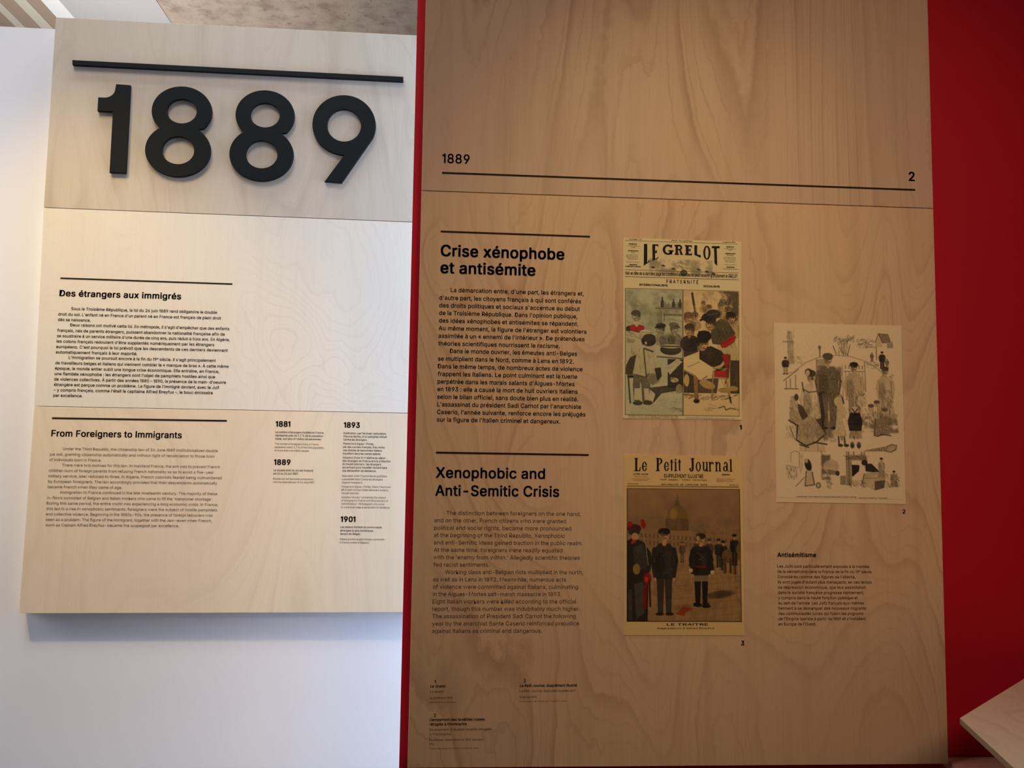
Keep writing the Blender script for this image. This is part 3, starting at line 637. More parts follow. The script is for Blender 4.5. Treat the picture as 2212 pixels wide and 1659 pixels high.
INK = (48, 38, 34)
def person(c, x, y, h, coat, legs=None, skin=(214, 176, 136), hat=None, face=1, wide=1.0, arm=True, skirt=None):
    """a plain standing figure seen small: head, hat, coat, arms, legs; (x, y) = feet, h = height"""
    hd = h / 15.0; top = y - h; sh = top + 2.5 * hd; hip = y - h * 0.47; w1 = h * 0.115 * wide; w2 = h * 0.09 * wide
    legs = legs or coat
    if skirt is not None:
        c.poly([(x - w2, hip), (x + w2, hip), (x + w2 * 1.9, y - 2), (x - w2 * 1.9, y - 2)], skirt, 1, 0.12)
        c.line([(x - w2 * .5, hip), (x - w2 * 1.0, y - 3)], 0.7, INK, .5); c.line([(x + w2 * .4, hip), (x + w2 * .8, y - 3)], 0.7, INK, .5)
    else:
        for sgn in (-1, 1):
            c.poly([(x + sgn * w2 * .95, hip), (x + sgn * w2 * .02, hip), (x + sgn * w2 * .2, y), (x + sgn * w2 * .8, y)], legs, 1, 0.12)
            c.ell(x + sgn * w2 * .6, y, w2 * .5, h * .016, INK, .95)
    c.poly([(x - w1 * .5, sh), (x + w1 * .5, sh), (x + w1, sh + hd * 1.1), (x + w2 * 1.05, hip + h * .06), (x - w2 * 1.05, hip + h * .06), (x - w1, sh + hd * 1.1)], coat, 1, 0.12)
    if arm:
        for sgn in (-1, 1):
            c.line([(x + sgn * w1 * .95, sh + hd), (x + sgn * w1 * 1.15, sh + hd * 3), (x + sgn * w1 * .9, hip + hd * .4)], h * .042, coat)
            c.line([(x + sgn * w1 * .78, sh + hd * 1.2), (x + sgn * w1 * .85, hip)], 0.6, INK, .5)
            c.ell(x + sgn * w1 * .9, hip + hd * .9, h * .018, h * .022, skin)
    c.line([(x, sh + .5), (x, top + hd * 1.6)], hd * .9, skin)
    c.ell(x, top + hd * 1.05, hd * .82, hd * 1.05, skin); c.ell(x, top + hd * .55, hd * .85, hd * .6, INK, .75)
    if hat: c.ell(x, top + hd * .3, hd * 1.0, hd * .55, hat); c.line([(x - hd * 1.1, top + hd * .62), (x + hd * 1.1, top + hd * .62)], 1.0, hat)
    if face and hd > 4:
        dk = tuple(v * .6 for v in skin)
        c.ell(x - hd * .35, top + hd * 1.2, hd * .32, hd * .8, dk, .6, 2); c.ell(x + hd * .12, top + hd * .98, hd * .5, hd * .12, dk, .8, 1.2)
        c.ell(x + hd * .28, top + hd * 1.25, hd * .1, hd * .22, tuple(min(255, v + 14) for v in skin), .7, 1); c.ell(x + hd * .18, top + hd * 1.55, hd * .26, hd * .09, (104, 62, 50), .7, 1)
    c.ell(x - w1 * .45, (sh + hip) / 2 + hd, w1 * .42, (hip - sh) * .42, tuple(v * .7 for v in coat), .5, 3)
    c.ell(x + w1 * .35, (sh + hip) / 2, w1 * .25, (hip - sh) * .36, tuple(min(255, v + 26) for v in coat), .4, 3)
def headshot(c, x, y, r_, skin, hair, cap=None, body=None, smile=1):
    """head and shoulders with light from one side; tilt and turn vary from head to head"""
    t = c.rs.uniform(-1, 1); d = 1 if t > 0 else -1; tilt = t * 14
    dk = tuple(v * .62 for v in skin); lt = tuple(min(255, v + 16) for v in skin)
    if body:
        c.ell(x - t, y + r_ * 2.4, r_ * 1.7, r_ * 1.45, body, 1, .8, tilt); c.ell(x - d * r_ * .7, y + r_ * 2.6, r_ * .8, r_ * 1.2, tuple(v * .6 for v in body), .6, 3, tilt)
        c.line([(x, y + r_ * 1.1), (x + d * 1.5, y + r_ * 2.6)], .8, INK, .6); c.poly([(x - r_ * .4, y + r_ * 1.0), (x + r_ * .4, y + r_ * 1.0), (x + d, y + r_ * 1.7)], lt, .7)
    c.ell(x, y, r_ * .80, r_ * 1.06, INK, .5, .8, tilt); c.ell(x, y + .3, r_ * .72, r_ * .98, skin, 1, .8, tilt)
    c.ell(x - d * r_ * .42, y + r_ * .2, r_ * .38, r_ * .8, dk, .65, 2.2, tilt)               # shaded cheek
    c.ell(x - d * r_ * .70, y + r_ * .05, r_ * .16, r_ * .26, dk, .9)                          # ear
    c.ell(x, y - r_ * .62, r_ * .84, r_ * .52, hair, .95, 1, tilt); c.ell(x - d * r_ * .62, y - r_ * .25, r_ * .28, r_ * .5, hair, .8, 1.5)
    c.ell(x + d * r_ * .16, y - r_ * .10, r_ * .48, r_ * .13, dk, .85, 1.2, tilt)              # brow shadow
    c.ell(x - r_ * .04 + d * r_ * .02, y - .2, r_ * .09, r_ * .08, INK, .8, .8); c.ell(x + d * r_ * .42, y - .2, r_ * .08, r_ * .08, INK, .8, .8)
    c.ell(x + d * r_ * .30, y + r_ * .22, r_ * .10, r_ * .24, lt, .7, 1); c.ell(x + d * r_ * .22, y + r_ * .36, r_ * .14, r_ * .06, dk, .9, .8)
    c.ell(x + d * r_ * .20, y + r_ * .58, r_ * .24, r_ * .07, (112, 60, 50), .8, .9, tilt); c.ell(x + d * r_ * .1, y + r_ * .92, r_ * .3, r_ * .1, dk, .6, 1.5)
    if cap:
        c.ell(x - d * r_ * .1, y - r_ * .80, r_ * 1.0, r_ * .50, cap, 1, .8, tilt); c.ell(x + d * r_ * .55, y - r_ * .48, r_ * .62, r_ * .15, tuple(v * .7 for v in cap), 1, .8, tilt + d * 12)
        c.ell(x + d * r_ * .2, y - r_ * .95, r_ * .4, r_ * .14, tuple(min(255, v + 60) for v in cap), .5, 1.5, tilt)

# --- newspaper page with two drawn scenes (a plain stand-in: people around tables)
q = D['grelot']; PW, PH = 255.0, 388.0
np1 = paper('newspaper_page', q, 'upper newspaper page with a heavy black arched masthead and two-part coloured drawing', 'paper_cream')
fm = lerpquad(q, PW, PH)
sub = lambda f, x0, y0, x1, y1: [f(x0, y0), f(x1, y0), f(x1, y1), f(x0, y1)]
c1 = Canvas(246, 272, (214, 212, 186), 3)             # picture field: page px (4..250, 108..380)
LX = 124
c1.put((c1.x < LX).astype(float), (196, 204, 184)); c1.put((c1.x >= LX).astype(float), (232, 214, 172))
c1.wash((0, 0, LX, 110), (120, 122, 104), 22, .42, .8, .55); c1.wash((0, 190, LX, 272), (226, 222, 196), 16, .4, .7, .5)
c1.wash((LX, 0, 246, 90), (176, 150, 110), 18, .45, .8, .6); c1.wash((200, 0, 246, 60), (84, 72, 60), 14, .3, .6, .8)
DK = (56, 54, 46); PALE = (216, 216, 192); GR = (122, 124, 108)
# left: fireplace with bottles
c1.poly(rc(66, 42, 122, 47), (168, 172, 150)); c1.line([(66, 42), (122, 42)], 1, DK, .7); c1.poly(rc(70, 47, 78, 96), (158, 162, 142)); c1.line([(78, 48), (78, 92)], .8, DK, .6)
c1.poly(rc(84, 54, 122, 58), (140, 144, 124)); c1.line([(84, 54), (84, 70)], 1.4, DK, .5); c1.hatch((86, 60, 120, 76), 26, 0, 16, GR, .6, .6)
for bx, bh in ((80, 22), (87, 10), (94, 10), (104, 18), (112, 12), (118, 18)):
    c1.poly([(bx - 3, 40), (bx + 3, 40), (bx + 3, 40 - bh * .55), (bx + 1, 40 - bh * .7), (bx + 1, 40 - bh), (bx - 1, 40 - bh), (bx - 1, 40 - bh * .7), (bx - 3, 40 - bh * .55)], DK if bh > 15 else (150, 150, 128), .85, .2)
c1.ell(100, 18, 9, 8, (150, 152, 130), .6, 6)
# waiter in red waistcoat
person(c1, 22, 190, 140, (196, 198, 172), (150, 150, 128), (210, 206, 176), None, 0, 1.15)
c1.poly([(5, 118), (40, 118), (44, 178), (2, 178)], (206, 204, 178), 1, .15); c1.hatch((4, 122, 42, 176), 30, 85, 22, GR, .7, .6)
headshot(c1, 24, 60, 10.5, (212, 208, 178), (92, 88, 72), None, None, 2)
c1.poly([(10, 82), (20, 79), (25, 86), (31, 79), (42, 83), (40, 92), (28, 96), (12, 91)], (212, 40, 46)); c1.line([(25, 86), (26, 96)], .8, (120, 20, 24))
c1.poly([(4, 84), (11, 82), (12, 92), (2, 100)], (70, 64, 54)); c1.poly([(2, 92), (40, 96), (46, 104), (36, 112), (2, 110)], (204, 204, 178), 1, .1); c1.hatch((4, 94, 40, 110), 18, 20, 12, DK, .7, .5)
c1.ell(44, 94, 13, 5, (222, 220, 194)); c1.line([(31, 95), (57, 95)], .8, DK, .6)
# two friends behind a steaming pot
headshot(c1, 76, 88, 10, (206, 204, 176), (104, 100, 84), DK, (168, 170, 148)); headshot(c1, 106, 86, 10, (206, 204, 176), (110, 106, 88), (122, 118, 98), (150, 152, 132))
c1.hatch((66, 100, 120, 122), 40, 60, 9, DK, .7, .45)
c1.poly([(66, 122), (124, 122), (124, 152), (66, 146)], (202, 206, 182)); c1.ell(98, 131, 22, 11, (70, 68, 56)); c1.ell(98, 124, 22, 5, (204, 204, 180)); c1.line([(76, 124), (120, 124)], 1.2, DK)
c1.line([(62, 146), (124, 150)], 1.4, DK, .7)
# man from behind, cap and bag
c1.poly(rc(92, 152, 124, 212), DK, .95, .12); c1.poly([(86, 168), (112, 150), (124, 156), (96, 186)], (204, 206, 182)); c1.hatch((90, 156, 118, 182), 12, -40, 14, GR)
c1.poly([(20, 178), (52, 184), (54, 214), (50, 242), (38, 242), (36, 206), (32, 198), (32, 242), (20, 242), (18, 208)], (112, 112, 94), 1, .2)
c1.poly([(30, 214), (34, 214), (34, 240), (20, 240), (20, 214)], (206, 206, 180)); c1.poly([(40, 214), (52, 214), (52, 240), (42, 240)], (206, 206, 180))
c1.ell(28, 246, 10, 4, (90, 82, 62)); c1.ell(49, 245, 10, 4, (90, 82, 62))
c1.poly([(24, 138), (38, 130), (56, 132), (68, 146), (76, 174), (66, 190), (52, 180), (44, 190), (10, 182), (18, 160)], (204, 202, 172)); c1.hatch((16, 140, 66, 184), 46, 75, 20, GR, .7, .5)
c1.line([(40, 130), (46, 190), (60, 206)], 1.3, DK, .8); c1.ell(60, 194, 13, 11, (182, 178, 148)); c1.ell(60, 194, 13, 11, DK, .3, 8); c1.poly([(64, 172), (76, 170), (78, 188), (70, 198)], (70, 66, 52))
c1.poly([(12, 150), (24, 144), (16, 186), (2, 184), (4, 166)], (84, 76, 58)); c1.line([(7, 182), (12, 246)], 1.6, DK, .9)
c1.ell(56, 118, 12, 14, (206, 200, 170)); c1.ell(51, 113, 15, 11, DK); c1.ell(52, 107, 13, 8, (70, 68, 56)); c1.line([(38, 120), (64, 108)], 2, DK); c1.line([(42, 130), (60, 136)], 2.5, DK, .7); c1.ell(45, 118, 3, 4, (206, 196, 160))
# cast shadow, small dog, floor strokes
c1.poly([(52, 214), (124, 204), (124, 216), (78, 224), (60, 246), (66, 226)], DK, .85, .2); c1.ell(106, 196, 9, 6, (200, 198, 170)); c1.ell(116, 214, 8, 10, (170, 168, 142)); c1.ell(100, 192, 4, 3, (150, 146, 122)); c1.hatch((98, 188, 122, 226), 20, 60, 8, DK, .8, .6)
c1.hatch((4, 236, 120, 264), 26, -20, 12, GR, .7, .5); c1.hatch((96, 254, 122, 262), 14, 5, 14, DK, .6, .5)
# right: crowd round a table
TN = (226, 190, 146)
for hx, hy, hr in ((150, 58, 8), (180, 40, 7), (206, 34, 7), (222, 44, 8), (168, 30, 5), (236, 66, 8)):
    headshot(c1, hx, hy, hr, (226, 196, 152), (140, 112, 80), None, (196, 168, 126), 0)
c1.hatch((150, 10, 240, 60), 70, 70, 12, (120, 96, 70), .6, .45)
c1.line([(144, 8), (148, 34)], 3.4, (90, 66, 46)); c1.line([(148, 34), (152, 60)], 2.4, (130, 98, 66)); c1.line([(226, 20), (218, 52)], 1.2, DK, .6)
headshot(c1, 136, 62, 11, (230, 190, 150), (128, 96, 70)); headshot(c1, 138, 88, 12, TN, (84, 64, 48), None, (70, 58, 48)); headshot(c1, 228, 60, 12, TN, (40, 34, 30), None, (196, 180, 140), 0)
c1.poly([(126, 112), (152, 104), (156, 134), (126, 146)], (52, 44, 38), .9, .2)
# standing man, cap, jacket, red sash
c1.poly([(200, 112), (236, 108), (244, 138), (236, 176), (232, 214), (212, 214), (212, 168), (196, 140)], (206, 192, 148), 1, .1); c1.hatch((202, 116, 240, 210), 40, 80, 20, (120, 104, 76), .8, .5)
c1.poly([(188, 76), (206, 62), (222, 70), (236, 92), (232, 108), (206, 118), (188, 116), (184, 96)], (104, 98, 78)); c1.hatch((188, 68, 232, 114), 60, 65, 18, DK, 1.0, .6)
c1.poly([(204, 116), (234, 96), (238, 102), (234, 112), (216, 124), (208, 124)], (206, 44, 48)); c1.line([(206, 118), (236, 100)], .8, (110, 20, 24))
headshot(c1, 184, 74, 13, TN, (54, 46, 40), None, None, 1); c1.ell(182, 58, 18, 9, (48, 42, 38), 1, .6, -12); c1.ell(190, 52, 15, 9, (62, 56, 48)); c1.line([(162, 66), (180, 58)], 3.4, (40, 36, 32)); c1.line([(176, 55), (198, 50)], 1.4, (150, 142, 118), .8)
# seated man in black writing
c1.poly([(160, 130), (184, 122), (206, 132), (222, 152), (212, 172), (184, 178), (160, 168)], (54, 48, 42), 1, .1); c1.hatch((164, 130, 212, 170), 40, 60, 12, (120, 108, 82), .8, .5)
headshot(c1, 166, 118, 15, TN, (44, 36, 32), None, None, 0); c1.ell(170, 100, 15, 11, (36, 32, 32)); c1.poly([(158, 90), (180, 90), (184, 106), (156, 106)], (36, 32, 32))
c1.line([(214, 154), (206, 164), (190, 170)], 7, (210, 190, 140)); c1.ell(187, 170, 9, 5, TN); c1.line([(190, 166), (180, 174)], .8, INK)
# white cloth, table legs, chair
c1.poly([(126, 146), (148, 142), (196, 172), (176, 186), (160, 198), (150, 186), (126, 174)], (236, 222, 176)); c1.line([(126, 174), (150, 186), (160, 198), (176, 186)], .8, (110, 90, 60), .8); c1.line([(134, 168), (160, 156)], .7, (120, 100, 70), .6)
c1.poly([(126, 176), (146, 186), (148, 222), (126, 222)], (50, 42, 36), .85, .15); c1.poly([(154, 196), (200, 190), (196, 222), (154, 222)], (62, 52, 44), .8, .2)
c1.poly([(146, 186), (155, 190), (157, 236), (149, 236)], (170, 138, 96)); c1.ell(153, 240, 6, 4, (62, 46, 36)); c1.line([(126, 226), (148, 228)], 3, (176, 150, 110)); c1.ell(132, 196, 6, 14, (214, 192, 140)); c1.ell(176, 204, 18, 9, (196, 172, 120), 1, .6, 20)
c1.poly([(208, 140), (220, 138), (226, 144), (222, 190), (216, 190), (214, 160)], (196, 40, 44)); c1.line([(224, 140), (220, 174), (216, 200)], 3, (110, 84, 60))
c1.poly(rc(192, 174, 216, 188), (206, 44, 46), 1, .1); c1.line([(188, 190), (220, 190)], 2.6, (196, 168, 118)); c1.line([(190, 170), (218, 170)], 2.4, (190, 160, 110)); c1.line([(190, 176), (188, 190), (186, 236)], 3, (186, 158, 110)); c1.line([(216, 190), (224, 230)], 3, (186, 158, 110)); c1.line([(224, 230), (227, 242)], 2, DK)
c1.poly(rc(226, 152, 245, 222), (52, 44, 38), .85, .2); c1.ell(214, 216, 14, 5, (186, 160, 110)); c1.ell(232, 212, 11, 6, (190, 166, 118))
c1.hatch((128, 226, 240, 236), 26, -18, 16, DK, 1.0, .6); c1.hatch((170, 244, 240, 262), 16, 6, 16, (110, 90, 64), .6, .6)
c1.line([(200, 254), (212, 250), (216, 258), (226, 254), (236, 256)], .9, DK, .8)
c1.line([(0.6, .6), (245, .6), (245, 271), (.6, 271), (.6, .6)], .9, (90, 84, 66), .7); c1.line([(LX, 0), (LX, 272)], 1.1, (90, 84, 66), .8)
picture('printed_picture', c1, sub(fm, 4, 109, 250, 381), YR - 0.0016, np1)
# masthead vignette + small columns painted, heavy letters as flat shapes
c2 = Canvas(160, 58, (232, 226, 196), 5)
c2.wash((10, 20, 150, 57), (150, 146, 124), 16, .35, .7, .7); c2.ell(80, 48, 11, 8, (190, 184, 150)); c2.ell(86, 50, 7, 6, (84, 78, 62), .8); c2.ell(76, 44, 6, 4, (236, 230, 198))
for bx, by in ((20, 40), (42, 36), (118, 42), (136, 46), (150, 50), (64, 42)): c2.line([(bx - 3, by), (bx + 3, by + 1)], 2, (84, 78, 62), .8); c2.ell(bx, by, 2, 1.6, (84, 78, 62))
c2.hatch((62, 26, 100, 42), 30, 20, 12, (90, 84, 66), .8, .6)
picture('printed_vignette', c2, sub(fm, 44, 22, 204, 80), YR - 0.0015, np1)
g = lambda x, y: ((x - 190) / 7.373, (y - 100 - (x - 190) * 0.034) / 7.373 + 0.0)
gm = lambda x, y: fm(*g(x, y))
LT = [[(518, 200), (570, 200), (570, 500), (600, 452), (607, 488), (515, 550)], 
      [(650, 205), (745, 205), (745, 248), (728, 226), (695, 226), (695, 320), (700, 318), (706, 300), (722, 300), (722, 352), (706, 345), (695, 345), (695, 440), (726, 425), (745, 398), (745, 430), (652, 474)],
      ring(898, 292, 84, 84, 40, 28, 25, 318), [(905, 300), (985, 300), (985, 322), (965, 326), (962, 372), (925, 366), (928, 326), (905, 322)], rc(945, 212, 962, 262),
      [(1003, 214), (1070, 214), (1070, 236), (1058, 238), (1058, 355), (1074, 358), (1074, 378), (1003, 376), (1003, 358), (1018, 354), (1018, 238), (1003, 236)], ring(1076, 258, 50, 44, 30, 22, -90, 90), [(1056, 214), (1078, 214), (1078, 236), (1056, 236)], [(1056, 280), (1078, 280), (1078, 302), (1056, 302)], [(1074, 294), (1104, 296), (1138, 378), (1098, 378)],
      [(1168, 218), (1280, 222), (1280, 262), (1262, 242), (1228, 241), (1228, 290), (1240, 290), (1244, 274), (1258, 274), (1258, 326), (1244, 324), (1240, 310), (1228, 310), (1228, 358), (1260, 360), (1280, 338), (1280, 386), (1168, 380), (1168, 360), (1182, 358), (1182, 240), (1168, 238)],
      [(1320, 222), (1364, 222), (1362, 366), (1392, 380), (1408, 372), (1424, 396), (1418, 424), (1318, 376)],
      ring(1519, 342, 58, 114, 32, 22, 0, 360, 40),
      [(1598, 236), (1724, 236), (1724, 268), (1676, 268), (1684, 556), (1640, 512), (1634, 268), (1598, 268)]]
for idx in ((0,), (1,), (2, 3, 4), (5, 6, 7, 8, 9), (10,), (11,), (12,), (13,)):
    polyset('masthead_letter', [LT[i] for i in idx], gm, YR - 0.0018, 'ink', np1)
c3 = [];
def gx(x, y): return ((x - 190) / 7.373, (y - 100 - (x - 190) * 0.034) / 7.373)
T = lambda rows, cap, bold, nm='printed_line', mat='ink', sh=0.0: fit_text(fm, [(gx(a, b)[0], gx(a, b)[1], gx(c_, b)[0], t) for a, b, c_, t in rows], cap / 7.373, bold, np1, mat, nm, YR - 0.0018, sh)
T([(222, 690, 2010, "Voir en tête de la dernière page les conditions auxquelles on peut recevoir gratuitement le GRELOT")], 52, 0.03)
T([(875, 830, 1380, "F R A T E R N I T É")], 55, 0.02)
T([(445, 868, 893, "INTERNATIONALISME")], 30, 0.05); T([(1462, 898, 1722, "SOCIALISME")], 30, 0.05)
T([(280, 206, 410, "BUREAUX"), (265, 316, 430, "ABONNEMENTS"), (285, 540, 410, "ANNONCES"), (225, 566, 470, "S'ADRESSER AU BUREAU"), (1830, 254, 1955, "BUREAUX"), (1812, 364, 1975, "ABONNEMENTS"), (1832, 586, 1960, "ANNONCES")], 18, 0.05)
T([(250, 234, 450, "5, Cité Bergère, 5"), (320, 262, 378, "PARIS"), (310, 344, 384, "PARIS"), (236, 376, 430, "Un an 8 fr."), (236, 398, 430, "Six mois 4 fr."), (236, 420, 430, "Trois mois 2 fr."), (270, 444, 420, "Départements"), (245, 492, 445, "Vente au numéro"),
   (1795, 280, 1990, "5, Cité Bergère, 5"), (1865, 306, 1920, "PARIS"), (1840, 390, 1945, "PARIS"), (1790, 422, 1985, "Un an 8 fr."), (1790, 444, 1985, "Six mois 4 fr."), (1790, 468, 1985, "Trois mois 2 fr."), (1815, 494, 1970, "Départements"), (1795, 540, 1990, "Vente au numéro"), (1770, 612, 2025, "S'ADRESSER AU BUREAU")], 14, 0.0, 'printed_small_text', 'ink_right_soft')
T([(280, 128, 480, "22e ANNÉE — N°"), (960, 150, 1285, "PRIX : 15 centimes"), (1770, 176, 1975, "4 septembre 1892")], 17, 0.01, 'printed_small_text', 'ink_right_soft')
polyset('printed_frame_lines', [rc(5, 5.2, 247, 5.7), rc(4, 69, 249, 69.6), rc(4, 83.8, 249, 84.6)], lambda x, y: fm(x, y), YR - 0.0018, 'ink_right_soft', np1)
fit_text(fm, [(12, 386.2, 118, "Viens, mon ami, partager notre soupe"), (134, 386.2, 240, "Les travailleurs étrangers attendent leur tour"), (12, 383.2, 118, "Entrez donc, camarade, il y a place au feu"),], 2.0, 0.0, np1, 'ink_right_soft', 'printed_small_text', YR - 0.0018)

# --- colour supplement (a plain stand-in: people in dark coats on a paved square)
q = D['petit']; PW, PH = 256.0, 389.0
np2 = paper('newspaper_page', q, 'lower newspaper page with tall serif title above a dark coloured square scene', 'paper_ochre')
fm2 = lerpquad(q, PW, PH)
c4 = Canvas(244, 289, (156, 126, 96), 9)
c4.put(np.clip((c4.y - 118) / 40, 0, 1), (168, 138, 100)); c4.wash((0, 0, 244, 110), (136, 104, 84), 40, .4, .7, .6); c4.wash((0, 0, 244, 120), (182, 146, 96), 30, .5, .8, .4)
c4.wash((0, 60, 244, 100), (128, 110, 86), 18, .3, .6, .5)
# long facade with a domed pavilion
c4.poly([(0, 84), (60, 88), (244, 104), (244, 132), (0, 132)], (150, 122, 92)); c4.hatch((0, 70, 244, 100), 60, 8, 22, (120, 98, 76), .8, .35)
c4.poly([(76, 84), (140, 92), (142, 112), (74, 108)], (158, 130, 100)); c4.ell(108, 66, 23, 30, (132, 108, 64), 1, 1.2); c4.poly(rc(83, 66, 132, 92), (112, 88, 62), .95, .15); c4.poly([(76, 90), (140, 94), (140, 110), (76, 106)], (156, 128, 98)); c4.ell(100, 56, 7, 12, (176, 144, 70), .7, 5); c4.poly([(102, 40), (114, 40), (112, 26), (104, 26)], (120, 100, 62)); c4.poly([(107, 26), (110, 26), (108.8, 10)], (120, 98, 62))
for i in range(26):
    for j in range(2): c4.poly(rc(22 + i * 8.6, 98 + j * 14 + i * .5, 25 + i * 8.6, 107 + j * 14 + i * .5), (94, 72, 54), .6, .3)
c4.hatch((150, 88, 244, 100), 40, 80, 8, (84, 64, 50), 1, .5)
# paving
c4.wash((0, 132, 244, 289), (136, 106, 76), 16, .4, .7, .5); c4.wash((0, 130, 244, 289), (188, 152, 106), 9, .5, .8, .3)
for k in range(12): c4.line([(60 + k * 18, 289), (110 + k * 12, 190)], .7, (100, 76, 54), .45)
for k in range(9): c4.line([(70, 190 + k * 11 + k * k * .5), (244, 182 + k * 9 + k * k * .5)], .7, (100, 76, 54), .4)
# people in dark winter coats
BK = (44, 40, 40); GY = (84, 78, 72)
for px, py, ph, cc in ((176, 168, 58, (92, 66, 60)), (150, 166, 56, (84, 70, 60)), (196, 170, 60, (60, 54, 50)), (206, 176, 62, BK), (118, 160, 44, (110, 86, 70))):
    person(c4, px, py, ph, cc, cc, (190, 150, 116), cc, 0)
c4.ell(222, 146, 20, 16, (116, 90, 54)); c4.poly(rc(206, 150, 212, 184), (96, 74, 48)); c4.poly(rc(228, 150, 233, 186), (96, 74, 48)); c4.poly(rc(219, 152, 223, 184), (84, 64, 44)); person(c4, 230, 166, 66, BK, BK, (190, 150, 116), BK, 0); c4.ell(240, 128, 6, 12, (120, 94, 58), 1, .6, 20)
# left group close by, seen from behind
c4.poly([(0, 116), (14, 108), (36, 118), (52, 142), (52, 172), (46, 190), (44, 288), (0, 288)], (48, 46, 44), 1, .06)
c4.poly([(14, 130), (34, 120), (46, 150), (42, 178), (18, 176)], (74, 72, 68), .8, .2); c4.poly([(16, 208), (36, 204), (38, 270), (20, 284)], (84, 82, 80), .9, .15)
c4.ell(16, 88, 15, 9, (86, 40, 38)); c4.ell(16, 96, 12, 7, (58, 62, 58)); c4.ell(18, 106, 8, 9, (196, 156, 116)); c4.ell(7, 80, 5, 7, (168, 30, 30)); c4.ell(35, 78, 5, 10, (174, 28, 30), 1, .6, -12)
c4.line([(31, 84), (40, 118), (46, 168)], 1.8, (186, 170, 150)); c4.poly([(10, 114), (22, 112), (18, 120), (10, 122)], (190, 50, 36)); c4.ell(21, 176, 8, 12, (150, 128, 66)); c4.ell(44, 196, 8, 13, (140, 36, 30)); c4.ell(42, 198, 4, 6, (206, 60, 40)); c4.poly([(36, 210), (43, 210), (41, 262), (36, 262)], (150, 24, 30)); c4.poly([(4, 220), (12, 220), (12, 286), (4, 286)], (84, 78, 76), .7)
c4.line([(48, 200), (50, 256)], 3, (52, 44, 40))
# man standing in a long coat and cap
person(c4, 80, 272, 182, (50, 48, 48), (62, 58, 56), (196, 156, 120), (40, 38, 42), 1, 1.05); c4.hatch((66, 126, 96, 178), 30, 85, 20, (86, 82, 78), .8, .4)
# man walking in riding boots and cloak
c4.ell(196, 230, 30, 8, (84, 70, 50), .9, 4, -8)
person(c4, 158, 250, 150, (44, 42, 44), (126, 116, 96), (196, 156, 120), (60, 46, 40), 1, 1.15)
c4.poly([(144, 202), (157, 202), (155, 250), (146, 250)], (36, 32, 34)); c4.poly([(160, 202), (172, 202), (170, 252), (161, 252)], (36, 32, 34)); c4.ell(150, 253, 9, 3.4, (36, 32, 34)); c4.ell(168, 255, 9, 3.4, (36, 32, 34))
c4.poly([(140, 128), (176, 126), (186, 176), (174, 182), (168, 140), (148, 140), (144, 178), (132, 168)], (46, 42, 44), 1, .1); c4.poly([(148, 168), (168, 168), (168, 172), (148, 172)], (140, 34, 32)); c4.line([(150, 140), (164, 150), (152, 156)], .8, (176, 160, 120), .7); c4.ell(136, 178, 5, 5, (214, 190, 150)); c4.ell(182, 182, 5, 5, (214, 190, 150)); c4.ell(152, 108, 4, 6, (200, 180, 130), .8)
# dropped scarf on the ground
c4.ell(118, 258, 18, 6, (112, 92, 60), .6, 5); c4.poly([(104, 272), (120, 256), (140, 262), (124, 268), (122, 276)], (166, 50, 36), .9, .25); c4.line([(112, 254), (150, 262)], 1.2, (170, 90, 60))
c4.line([(.8, .8), (243, .8), (243, 288), (.8, 288), (.8, .8)], 1.4, (60, 40, 28), .8)
picture('printed_picture', c4, sub(fm2, 6, 73, 250, 360), YR - 0.0016, np2)
# title letters, slab serif, condensed (coords in zoomed page units, cap top 143 / baseline 355 at left)
h2 = lambda x, y: ((x - 130) / 7.373, (y - 92 - (x - 130) * 0.011) / 7.373)
hm = lambda x, y: fm2(*h2(x, y))
def stem(x0, x1, y0, y1, sv=9, t=1, b=1, hh=11):
    o_ = [rc(x0, y0, x1, y1)]
    if t: o_.append(rc(x0 - sv, y0, x1 + sv * (t > 1), y0 + hh))
    if b: o_.append(rc(x0 - sv, y1 - hh, x1 + sv, y1))
    return o_
Bl, Cp, Xh = 355, 145, 205
SS = []
SS.append(stem(308, 340, Cp, Bl, 16, 2, 1) + [[(340, 343), (372, 343), (380, 290), (392, 290), (390, 355), (340, 355)]])
def let_e(x): return [ring(x + 40, 281, 40, 76, 23, 12, 20, 345), rc(x + 20, 274, x + 78, 285)]
SS.append(let_e(415))
SS.append(stem(650, 682, Cp, Bl, 16, 1, 1) + [ring(690, 196, 48, 51, 28, 11, -90, 90), rc(676, 145, 694, 156), rc(676, 236, 694, 247)])
SS.append(let_e(765))
def let_t(x): return [rc(x + 12, 172, x + 34, 336), rc(x, 205, x + 48, 216), ring(x + 33, 336, 21, 19, 21, 10, 90, 180), [(x + 12, 205), (x + 12, 185), (x + 34, 165), (x + 34, 205)]]
SS.append(let_t(862))
SS.append(stem(938, 961, Xh, Bl, 12, 1, 1) + [ring(949, 172, 14, 15, 13, 14, 0, 360, 16)])
SS.append(let_t(988))
SS.append([rc(1205, Cp + 4, 1237, 320), rc(1188, Cp + 4, 1252, Cp + 16), ring(1202, 318, 35, 45, 30, 12, 0, 150), ring(1180, 322, 14, 18, 13, 17, 0, 360, 16)])
SS.append([ring(1311, 285, 41, 78, 22, 12, 0, 360, 36)])
def let_n(x, r=0):
    o_ = stem(x + 10, x + 32, Xh + 4, Bl + 5, 10, 1, 1)
    if not r: o_ += [ring(x + 54, 250, 32, 42, 22, 14, -180, 0), rc(x + 64, 248, x + 86, Bl + 5), rc(x + 54, Bl - 6, x + 96, Bl + 5)]
    else: o_ += [ring(x + 54, 246, 28, 38, 22, 16, -180, -40), ring(x + 72, 232, 12, 14, 11, 13, 0, 360, 14)]
    return o_
